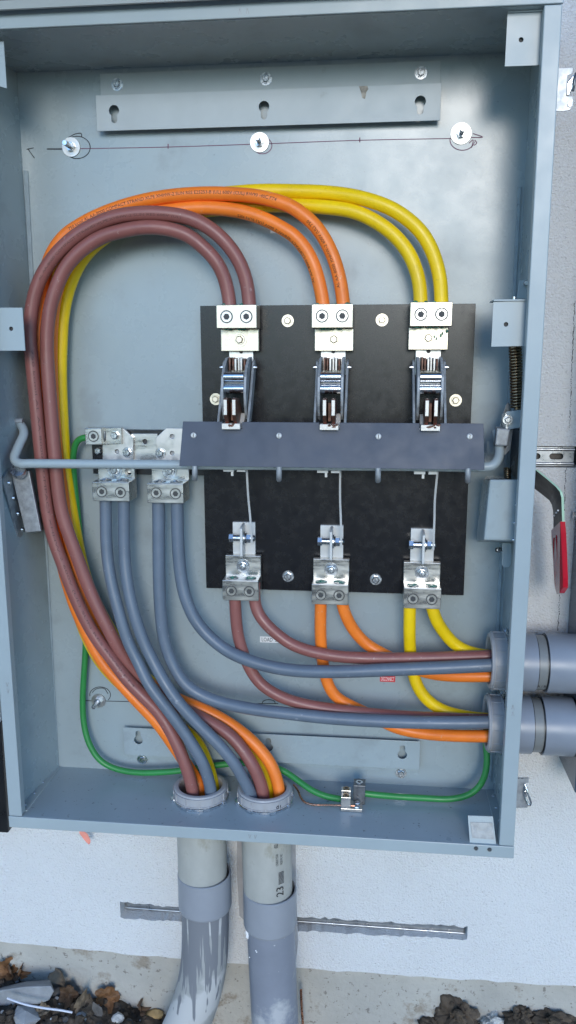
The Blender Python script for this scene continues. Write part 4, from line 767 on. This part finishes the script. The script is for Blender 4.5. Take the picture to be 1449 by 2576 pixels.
obj('wire_block', box(a.x, b.x + 0.003, -0.095, -0.064, 0.0012, a.z), 'steel_dark', t, 0.001)
o = obj('set_screw', revolve([(0.004, 0.0), (0.004, 0.0012), (0.0078, 0.0012), (0.0078, 0.0)], ((a.x + b.x) / 2 + 0.001, -0.080, a.z), (0, 0, 1), 20), 'zinc', t)
obj('screw_bore', cyl(((a.x + b.x) / 2 + 0.001, -0.080, a.z), ((a.x + b.x) / 2 + 0.001, -0.080, a.z + 0.0005), 0.004, None, 14), 'bore', o)

# ================================================================== CONDUITS
def bushing(parent, o, ax, ro=0.0595, ri=0.0475, h=0.024):
    """plastic bushing whose rim faces along ax, standing on the plane through o; metal locknut under it"""
    o = Vector(o); u, v_, a = frame_of(ax)
    b = obj('bushing', revolve([(ri + 0.003, 0.006), (ro, 0.006), (ro, 0.006 + h * 0.8), (ro - 0.002, 0.006 + h * 0.97), (ro - 0.005, 0.006 + h), (ri + 0.002, 0.006 + h), (ri, 0.006 + h - 0.003), (ri, 0.006)], o, a, 48), 'bushing', parent)
    sh = []
    for i in range(12):
        t = 2 * math.pi * (i + 0.3) / 12; rad = u * math.cos(t) + v_ * math.sin(t); tan = a.cross(rad)
        c = o + rad * (ro + 0.0006) + a * (0.006 + h * 0.42); e = 0.0016
        def bx(hw, z0, z1, off=0): return hexa([c + tan * (off - hw) + a * z0 + rad * e, c + tan * (off + hw) + a * z0 + rad * e, c + tan * (off + hw) + a * z1 + rad * e, c + tan * (off - hw) + a * z1 + rad * e], [c + tan * (off - hw) + a * z0 - rad * 0.003, c + tan * (off + hw) + a * z0 - rad * 0.003, c + tan * (off + hw) + a * z1 - rad * 0.003, c + tan * (off - hw) + a * z1 - rad * 0.003])
        sh.append(bx(0.0011, -h * 0.40, h * 0.34))
    for z0, z1 in ((-0.42, -0.34), (0.34, 0.42)): sh.append(revolve([(ro - 0.001, 0.006 + h * (0.42 + z0)), (ro + 0.0022, 0.006 + h * (0.42 + z0)), (ro + 0.0022, 0.006 + h * (0.42 + z1)), (ro - 0.001, 0.006 + h * (0.42 + z1))], o, a, 48))
    obj('bushing_ribs', join(*sh), 'bushing', b)
    n = [revolve([(0.050, 0.0006), (ro + 0.0035, 0.0006), (ro + 0.0035, 0.0045), (ro + 0.0015, 0.0056), (0.050, 0.0056)], o, a, 48)]
    for i in range(8):
        t = 2 * math.pi * (i + 0.5) / 8; rad = u * math.cos(t) + v_ * math.sin(t); tan = a.cross(rad); c = o + rad * (ro + 0.002) + a * 0.0032
        n.append(hexa([c + tan * -0.007 - a * 0.0022 + rad * 0.0055, c + tan * 0.007 - a * 0.0022 + rad * 0.0055, c + tan * 0.007 + a * 0.0035 + rad * 0.0055, c + tan * -0.007 + a * 0.0035 + rad * 0.0055], [c + tan * -0.007 - a * 0.0022, c + tan * 0.007 - a * 0.0022, c + tan * 0.007 + a * 0.0035, c + tan * -0.007 + a * 0.0035]))
    obj('locknut', join(*n), 'zinc', parent)
def pipe(p0, p1, ro, ri, n=44): L_ = (Vector(p1) - Vector(p0)).length; return revolve([(ri, 0), (ro, 0), (ro, L_), (ri, L_)], p0, Vector(p1) - Vector(p0), n)
ZD = lambda px, py, d: P(px, py, d).z
# two risers under the floor
RO = 0.0560
ct = thing('conduit_riser', 'grey conduit riser with dark glue drips under its coupling', 'conduit', (0.395, -0.097, -0.8), 'conduit risers under the enclosure')
b = BC[0]; front = 0.097 + 0.06
zc1, zc0 = ZD(513, 2236, front), ZD(513, 2322, front)
bushing(ct, (b.x, b.y, 0), (0, 0, 1))
obj('pipe', pipe((b.x, b.y, zc1 - 0.03), (b.x, b.y, 0.020), RO, 0.0485), 'pvc_old', ct)
bx_ = b.x + 0.004
obj('coupling', revolve([(RO + 0.0012, 0.01), (0.0600, 0.0), (0.0612, 0.004), (0.0612, zc1 - zc0 - 0.0015), (0.0595, zc1 - zc0), (RO + 0.0012, zc1 - zc0)], (bx_, b.y, zc0), (0, 0, 1), 48), 'pvc', ct)
ep = [Vector((bx_, b.y, zc0 + 0.03)), Vector((bx_, b.y, zc0 - 0.01))] + [P(x, y, 0.097) for x, y in ((515, 2400), (509, 2450), (496, 2505), (477, 2560), (452, 2615), (415, 2680), (360, 2750))]
obj('elbow', tube(smooth_path(spline(ep, 8), 4), 0.0545, 36), 'pvc_dripped', ct)
ct2 = thing('conduit_riser', 'grey conduit riser with black factory print above its coupling', 'conduit', (0.54, -0.094, -0.9), 'conduit risers under the enclosure')
b = BC[1]; front = 0.094 + 0.06; b2 = b + Vector((0.006, 0, 0))
zc1, zc0 = ZD(683, 2278, front), ZD(683, 2368, front)
bushing(ct2, (b.x, b.y, 0), (0, 0, 1))
pp2 = obj('pipe', pipe((b2.x, b2.y, zc1 - 0.03), (b.x, b.y, 0.020), RO, 0.0485), 'pvc_old', ct2)
b3 = b2 + Vector((0.004, 0, 0))
obj('coupling', revolve([(RO + 0.0012, 0.01), (0.0600, 0.0), (0.0612, 0.004), (0.0612, zc1 - zc0 - 0.0015), (0.0595, zc1 - zc0), (RO + 0.0012, zc1 - zc0)], (b3.x, b3.y, zc0), (0, 0, 1), 48), 'pvc', ct2)
lp = obj('lower_pipe', tube([Vector((b3.x + 0.002 * i, b3.y, zc0 + 0.03 - 0.06 * i)) for i in range(9)], 0.0552, 36), 'pvc_lower', ct2)
obj('paint_fleck', join(*[blob((b3.x + 0.0552 * math.sin(a) + 0.001 * (0.03 + zc0 - z) / 0.06, b3.y - 0.0552 * math.cos(a), z), r, r * 0.4, r * 1.4, i, 1, 0.5) for i, (a, z, r) in enumerate([(random.uniform(-1.2, 1.1), zc0 - random.uniform(0.02, 0.25), random.uniform(0.0008, 0.0020)) for _ in range(7)] + [(-1.12, zc0 - 0.012, 0.006), (-1.1, zc0 - 0.02, 0.005)])]), 'label_white', lp)
def wrap_text(parent, text, size, cx, cy, z, ang, r, m='ink', squash=1.0):
    V, F = text_shape(text, size); out = []
    for v in V:
        a = ang - (v.y - size * 0.35) / r; out.append(Vector((cx + (r + 0.0004) * math.sin(a), cy - (r + 0.0004) * math.cos(a), z + v.x * squash)))
    obj('printed_text', (out, F, [False] * len(F)), m, parent)
A_ = 0.62; zb = ZD(715, 2256, front - 0.015)
wrap_text(pp2, '23', 0.026, b2.x, b2.y, zb, A_, RO)
wrap_text(pp2, 'IIIIIIIIII', 0.020, b2.x, b2.y, zb + 0.030, A_ + 0.06, RO, squash=0.62)
wrap_text(pp2, 'CONDUIT SCH40', 0.0085, b2.x, b2.y, zb + 0.078, A_ - 0.12, RO, squash=0.44)
wrap_text(pp2, 'RIGID PVC 90C', 0.0085, b2.x, b2.y, zb + 0.078, A_ + 0.07, RO, squash=0.46)
wrap_text(pp2, '02 41 25 KV', 0.0125, b2.x, b2.y, zb + 0.122, A_ - 0.16, RO, squash=0.75)
wrap_text(pp2, 'Made', 0.024, b2.x, b2.y, zb + 0.172, A_ - 0.10, RO)
# two side conduits
for lab, px, py0, xa, xb, xc, txt in (('upper side conduit between the enclosure and the dark cabinet', 1335, 1663, 1358, 1388, 1366, 'A / B'), ('lower side conduit between the enclosure and the dark cabinet', 1328, 1820, 1347, 1378, 1360, None)):
    c = P(px, py0, 0.092); y, z = -0.092, c.z - 0.002
    t = thing('side_conduit', lab, 'conduit', (1.12, y, z - 0.06), 'side conduits to the neighbouring cabinet')
    bushing(t, (W - BR - 0.001, y, z), (-1, 0, 0), 0.0595, 0.0475, 0.032)
    X1, X2 = P(xa, py0, 0.150).x, P(xb, py0, 0.148).x
    obj('hub', revolve([(0.050, 0), (0.0605, 0), (0.0605, X1 - W - 0.001), (0.050, X1 - W - 0.001)], (W + 0.001, y, z), (1, 0, 0), 48), 'pvc_side', t)
    pb = obj('pipe', pipe((W - 0.004, y, z), (1.19, y, z), 0.0562, 0.048, 48), 'pvc_band', t)
    obj('coupling', revolve([(0.0572, 0.0), (0.0615, 0.0), (0.0615, 1.194 - X2), (0.0572, 1.194 - X2)], (X2 - 0.002, y, z), (1, 0, 0), 48), 'pvc_side', t)
    for xs in (X1 + 0.0002, X2 - 0.0045, 1.1945): obj('seam', revolve([(0.055, 0), (0.0582 if xs < 1.19 else 0.0612, 0), (0.0582 if xs < 1.19 else 0.0612, 0.0016), (0.055, 0.0016)], (xs, y, z), (1, 0, 0), 48), 'black_paint', t)
    if txt:
        V, F = text_shape(txt, 0.011); out = []
        for v in V: a = 0.72 - v.y / 0.0562; out.append(Vector((X1 + 0.001 + v.x * 0.75, y - 0.0567 * math.cos(a), z - 0.0567 * math.sin(a))))
        obj('printed_text', (out, F, [False] * len(F)), 'ink', pb)

# ================================================================== OUTSIDE HARDWARE
# handle: a plate standing edge-on beside the enclosure
hd = thing('switch_lever', 'black handle arm with pale green edge and red plastic grip', 'lever', P(1405, 1497, 0.12))
front = [(1345, 1181, 0.135), (1375, 1205, 0.150), (1398, 1225, 0.165), (1408, 1237, 0.172), (1412, 1252, 0.175), (1413, 1285, 0.175), (1414, 1318, 0.175)]
back = [(1344, 1229, 0.050), (1366, 1246, 0.060), (1382, 1259, 0.068), (1388, 1270, 0.072), (1391, 1285, 0.074), (1392, 1306, 0.074), (1392, 1340, 0.074)]
def ribbon(F_, B_, th, m, name, parent, bev=0.0006):
    f = [P(*q) for q in F_]; b_ = [P(*q) for q in B_]; V, F = [], []
    for a, c in zip(f, b_): V += [a, c, c + Vector((th, 0, 0)), a + Vector((th, 0, 0))]
    n = len(f)
    for i in range(n - 1):
        for j in range(4): F.append((4 * i + j, 4 * i + (j + 1) % 4, 4 * i + 4 + (j + 1) % 4, 4 * i + 4 + j))
    F += [(0, 1, 2, 3), tuple(4 * n - 4 + j for j in (3, 2, 1, 0))]
    return obj(name, (V, F, [False] * len(F)), m, parent, bev)
arm = ribbon(front, back, 0.0045, 'handle_black', 'arm', hd)
ribbon([(x + 0.3, y, d + 0.0012) for x, y, d in front], [(x + 0.3, y, d + 0.0002) for x, y, d in front], 0.0045, 'handle_edge', 'painted_edge', arm, 0)
for i, (x, y) in enumerate(((1394, 1297), (1399, 1290), (1404, 1284))):
    obj('rivet', blob(P(x, y, 0.10 + 0.03 * i), 0.0022, 0.0022, 0.0022, i, 1, 0), 'label_white', arm)
gf = [P(*q) for q in ((1414, 1312, 0.180), (1416, 1340, 0.181), (1419, 1400, 0.180), (1421, 1455, 0.180), (1421, 1478, 0.176), (1412, 1492, 0.160))]
gb = [P(*q) for q in ((1391, 1334, 0.072), (1392, 1360, 0.072), (1395, 1410, 0.074), (1398, 1460, 0.078), (1400, 1478, 0.086), (1405, 1495, 0.125))]
gp = []
for p in gf + gb: gp += [p + Vector((-0.0035, 0, 0)), p + Vector((0.0060, 0, 0))]
grip = obj('grip', hull(gp), 'grip_red', hd, 0.0045, 4)
rc = [gf[1].lerp(gb[1], 0.42), gf[2].lerp(gb[2], 0.40), gf[3].lerp(gb[3], 0.42), gf[4].lerp(gb[4], 0.45), gf[4].lerp(gb[4], 0.72), gf[3].lerp(gb[3], 0.78), gf[2].lerp(gb[2], 0.78), gf[1].lerp(gb[1], 0.70)]
cl = rc + [rc[0]]
obj('grip_bead', tube(smooth_path(spline([q + Vector((-0.0034, 0, 0)) for q in cl], 6), 3), 0.0026, 10), 'grip_red', grip)
# upper latch
t = thing('cover_latch', 'bright latch plate with lever on the frame above the cover tabs', 'latch', P(1420, 280, 0.13))
o2 = [(1400, 171), (1441, 170), (1441, 178), (1437, 186), (1427, 191), (1425, 242), (1440, 242), (1442, 252), (1441, 266), (1434, 276), (1425, 279), (1398, 280)]
v = [P(x, y, 0.150) for x, y in o2]; obj('plate', plate([(p.x, p.z) for p in v], [], fXZ(0.150), 0.0025), 'white_plate', t, 0.0006)
obj('lever', hull([P(x, y, 0.152) for x, y in ((1426, 208), (1440, 190), (1449, 186), (1444, 212), (1436, 222), (1432, 242), (1424, 240))] + [P(x, y, 0.138) for x, y in ((1426, 208), (1440, 190), (1449, 186), (1444, 212), (1436, 222), (1432, 242), (1424, 240))]), 'zinc', t, 0.002)
obj('wire_loop', tube(spline([P(1449, 184, 0.155), P(1446, 198, 0.158), P(1444, 214, 0.158), P(1441, 230, 0.155)], 5), 0.0022, 8), 'steel_dark', t)
inst('rivet', 'rivet_l', lambda: cyl((0, 0, 0), (0, -0.0015, 0), 0.0042, 0.003, 14), 'zinc', t, P(1433, 264, 0.1502))
# lower latch
t = thing('cover_latch', 'zinc latch with wire loop on the frame below the side conduits', 'latch', P(1315, 2032, 0.13))
o2 = [(1296, 1957), (1330, 1957), (1330, 1969), (1322, 1970), (1320, 2000), (1326, 2010), (1332, 2022), (1326, 2032), (1292, 2033)]
v = [P(x, y, 0.155) for x, y in o2]; obj('plate', plate([(p.x, p.z) for p in v], [], fXZ(0.155), 0.0025), 'galvanised', t, 0.0006)
obj('top_flange', hull([P(x, y, 0.155) for x, y in ((1296, 1957), (1330, 1957), (1330, 1959), (1296, 1959))] + [P(x, y, 0.168) for x, y in ((1296, 1957), (1331, 1957), (1331, 1959), (1296, 1959))]), 'zinc', t)
obj('wire_loop', tube(smooth_path(spline([P(1320, 1972, 0.160), P(1326, 1990, 0.164), P(1333, 2010, 0.166), P(1336, 2020, 0.166), P(1332, 2026, 0.164), P(1325, 2014, 0.162), P(1319, 1998, 0.160), P(1320, 1982, 0.160)], 6), 2), 0.0022, 8), 'chrome', t)
obj('hook', hull([P(x, y, 0.162) for x, y in ((1318, 1990), (1324, 1990), (1326, 2004), (1318, 2006))] + [P(x, y, 0.156) for x, y in ((1318, 1990), (1324, 1990), (1326, 2004), (1318, 2006))]), 'zinc', t, 0.001)
# ribbon scrap
V = []; rp_ = [(203, 2090), (206, 2098), (212, 2104), (217, 2112), (222, 2120), (225, 2125)]
for i, (x, y) in enumerate(rp_): w_ = (0.008, 0.012, 0.014, 0.012, 0.008, 0.002)[i]; p = P(x, y, 0.02 + 0.004 * (i % 2)); V += [p + Vector((-w_ / 2, 0, 0)), p + Vector((w_ / 2, 0.004, 0.003))]
F = [(2 * i, 2 * i + 1, 2 * i + 3, 2 * i + 2) for i in range(len(rp_) - 1)]; k = len(V); V += [v + Vector((0, 0.0012, 0)) for v in V]; F += [tuple(j + k for j in f) for f in F]
tag(obj('ribbon_scrap', (V, F, [True] * len(F)), 'ribbon'), 'torn pink ribbon scrap hanging under the enclosure', 'ribbon')

# ================================================================== DEBRIS AT THE FOOT OF THE WALL
def onsoil(px, py, lift=0.0, y0=0.03):
    """walk along the ray until it meets the soil"""
    r = ray(px, py); t = 0.5
    while t < 6:
        p = CAMLOC + r * t
        if p.y > y0: p = CAMLOC + r * ((y0 - CY) / r.y); return p
        if p.z <= soil_h(p.x, p.y): break
        t += 0.004
    return p + Vector((0, 0, lift))
def stone(label, px, py, a, b_, c, m, seed, rot=0.0, amp=0.30, sub=2, lift=0.0):
    p = onsoil(px, py); return tag(obj('stone', blob(p + Vector((0, 0, lift)), a, b_, c, seed, sub, amp, 1.3, rot), m), label, 'stone')
p = onsoil(75, 2520)
q = [(0.0, 2495), (66, 2476), (128, 2466), (134, 2485), (125, 2512), (100, 2528), (0.0, 2532)]
fr = [P(x, y, 0.045) for x, y in ((-8, 2492), (62, 2482), (128, 2480), (136, 2494), (124, 2516), (96, 2527), (-8, 2531))]; bk = [P(x, y, -0.010) for x, y in ((-8, 2486), (66, 2468), (126, 2464), (132, 2480), (124, 2510), (-8, 2525))]
tag(obj('stone', hull(fr + bk), 'stone_grey', None, 0.004), 'large flat grey block of stone against the foundation', 'stone')
stone('angular grey stone in front of the flat block', 60, 2562, 0.036, 0.03, 0.028, 'stone_grey', 4, 0.3, 0.45, 1)
stone('pale white lump of plaster among the leaves', 296, 2563, 0.016, 0.014, 0.014, 'stone_white', 6, 0.2, 0.4)
stone('tan crumb of stone beside the dripped conduit', 388, 2552, 0.027, 0.016, 0.013, 'stone_tan', 8, -0.25, 0.3)
stone('small dark stone behind the flat block', 140, 2500, 0.020, 0.015, 0.016, 'stone_dark', 9, 0.2, 0.3)
stone('dark wedge of slate standing among the leaves', 248, 2552, 0.017, 0.012, 0.036, 'stone_dark', 12, -0.35, 0.3, 1)
stone('dark clod of earth at the foot of the foundation', 1150, 2552, 0.040, 0.03, 0.036, 'soil', 14, 0, 0.8, 4)
stone('broken dark clod beside the pale gravel', 1302, 2560, 0.026, 0.03, 0.024, 'soil', 17, 0.4, 0.9, 4)
stone('small crumbled clod resting on the broken clod', 1322, 2548, 0.016, 0.016, 0.014, 'soil', 33, 0, 0.9, 3)
stone('flat dark clod under the dark cabinet', 1398, 2566, 0.050, 0.03, 0.020, 'soil', 19, 0.2, 0.9, 4)
stone('pale crumbled lump between two clods of earth', 1236, 2568, 0.024, 0.022, 0.016, 'stone_white', 21, 0, 1.0, 4)
stone('low wet clod sloping towards the bare foundation', 1085, 2582, 0.036, 0.03, 0.016, 'soil', 23, 0.1, 0.8, 4)
sh = []; rr = random.Random(11)
for i in range(620):
    x = rr.uniform(-0.30, 0.30) if rr.random() < 0.6 else rr.uniform(0.95, 1.42); y = rr.uniform(-0.20, 0.035); r = rr.choice((0.003, 0.004, 0.005, 0.007, 0.010)) * rr.uniform(0.7, 1.3)
    sh.append(blob((x, y, soil_h(x, y) + r * 0.3), r * rr.uniform(0.8, 1.5), r, r * rr.uniform(0.6, 1.0), i, 1, 0.5, 1.4, rr.uniform(0, 3)))
obj('earth_crumbs', join(*sh), 'soil', kind='stuff')['label'] = 'loose crumbs of dark earth along the foundation'
sh = []
for i in range(130):
    x = rr.uniform(-0.30, 0.28) if rr.random() < 0.55 else rr.uniform(1.0, 1.42); y = rr.uniform(-0.20, 0.03); r = rr.choice((0.002, 0.003, 0.005)) * rr.uniform(0.7, 1.3)
    sh.append(blob((x, y, soil_h(x, y) + r * 0.5), r * rr.uniform(0.8, 1.5), r, r, i + 600, 1, 0.4, 1.4, rr.uniform(0, 3)))
obj('gravel', join(*sh), 'stone_grey', kind='stuff')['label'] = 'scattered pale grey gravel on the dark earth'
def leaf(label, px, py, size, rot, tilt, m, seed, curl=0.5, lift=0.012, narrow=1.0, maple=True):
    rr = random.Random(seed); pts = []; n = 40; size *= 0.85
    for i in range(n):
        a = 2 * math.pi * i / n
        r = (0.62 + 0.38 * abs(math.cos(2.5 * a + 0.2)) ** 0.8 + rr.uniform(-0.07, 0.07)) if maple else (0.85 + rr.uniform(-0.06, 0.06))
        pts.append((r * math.cos(a) * size, r * math.sin(a) * size * narrow))
    c = onsoil(px, py) + Vector((0, 0, lift)); Mx = Matrix.Rotation(rot, 3, 'Z') @ Matrix.Rotation(tilt, 3, 'X')
    V = [Vector((0, 0, 0))]; F = []
    for k in (0.35, 0.7, 1.0): V += [Vector((x * k, y * k, 0)) for x, y in pts]
    for v in V: v.z = (curl + 0.5) * (v.y * v.y) / size + 0.45 * size * mnoise.noise(v / size * 1.7 + Vector((seed, 0, 0))) + 0.05 * size * math.sin(v.x / size * 9)
    for i in range(n): j = (i + 1) % n; F += [(0, 1 + i, 1 + j), (1 + i, 1 + n + i, 1 + n + j, 1 + j), (1 + n + i, 1 + 2 * n + i, 1 + 2 * n + j, 1 + n + j)]
    k = len(V); V += [v + Vector((0, 0, -0.0008)) for v in V]; F += [tuple(reversed([i + k for i in f])) for f in F]
    V = [c + Mx @ v for v in V]; return tag(obj('dry_leaf', (V, F, [False] * len(F)), m), label, 'leaf')
stone('rough grey pebble resting against the rolled leaf', 205, 2562, 0.016, 0.014, 0.012, 'stone_grey', 41, 0.5, 0.5)
stone('brown pebble in front of the maple leaf', 325, 2574, 0.014, 0.012, 0.010, 'stone_dark', 42, 0.5, 0.5)
stone('flat slate chip beside the zip tie', 165, 2566, 0.022, 0.016, 0.008, 'stone_dark', 43, 0.3, 0.4, 1)
leaf('orange dry leaf behind the flat grey block', 18, 2448, 0.034, 0.5, 0.9, 'leaf_orange', 1, 0.6)
leaf('curled orange leaf tip beside the flat grey block', 52, 2458, 0.022, 1.8, 1.0, 'leaf_orange', 2, 0.9)
leaf('dark brown leaf under the orange ones', 30, 2462, 0.026, 2.4, 0.7, 'leaf_brown', 3, 0.6)
leaf('long rolled brown leaf leaning on the foundation', 150, 2470, 0.048, -0.65, 1.15, 'leaf_grey', 4, 1.6, 0.02, 0.42, False)
leaf('dark crumpled leaf below the rolled one', 172, 2510, 0.030, 0.2, 1.0, 'leaf_brown', 5, 1.2)
leaf('grey brown crumpled leaf beside the maple leaf', 208, 2535, 0.036, 1.2, 0.9, 'leaf_grey', 6, 1.0)
leaf('brown maple leaf standing upright by the foundation', 270, 2520, 0.040, 0.3, 1.15, 'leaf_orange', 7, 0.5, 0.016)
leaf('small brown leaf beside the tan stone', 352, 2550, 0.022, 2.0, 1.0, 'leaf_brown', 8, 0.8)
leaf('brown leaf scrap lying on the earth crumbs', 110, 2556, 0.022, 0.9, 0.3, 'leaf_grey', 10, 0.8)
zp = [P(18, 2511, 0.075), P(60, 2526, 0.080), (P(110, 2536, 0.082)), P(150, 2541, 0.080), P(182, 2547, 0.075)]
tag(obj('zip_tie', tube(smooth_path(spline(zp, 6), 2), 0.0026, 8), 'zip_tie'), 'white plastic zip tie lying across the grey stones', 'zip tie')
tag(obj('copper_rod', tube([P(757, 2490, 0.0), P(759, 2540, 0.004), P(764, 2600, 0.02)], 0.003, 8), 'copper'), 'thin copper ground conductor beside the printed conduit at the earth', 'wire')
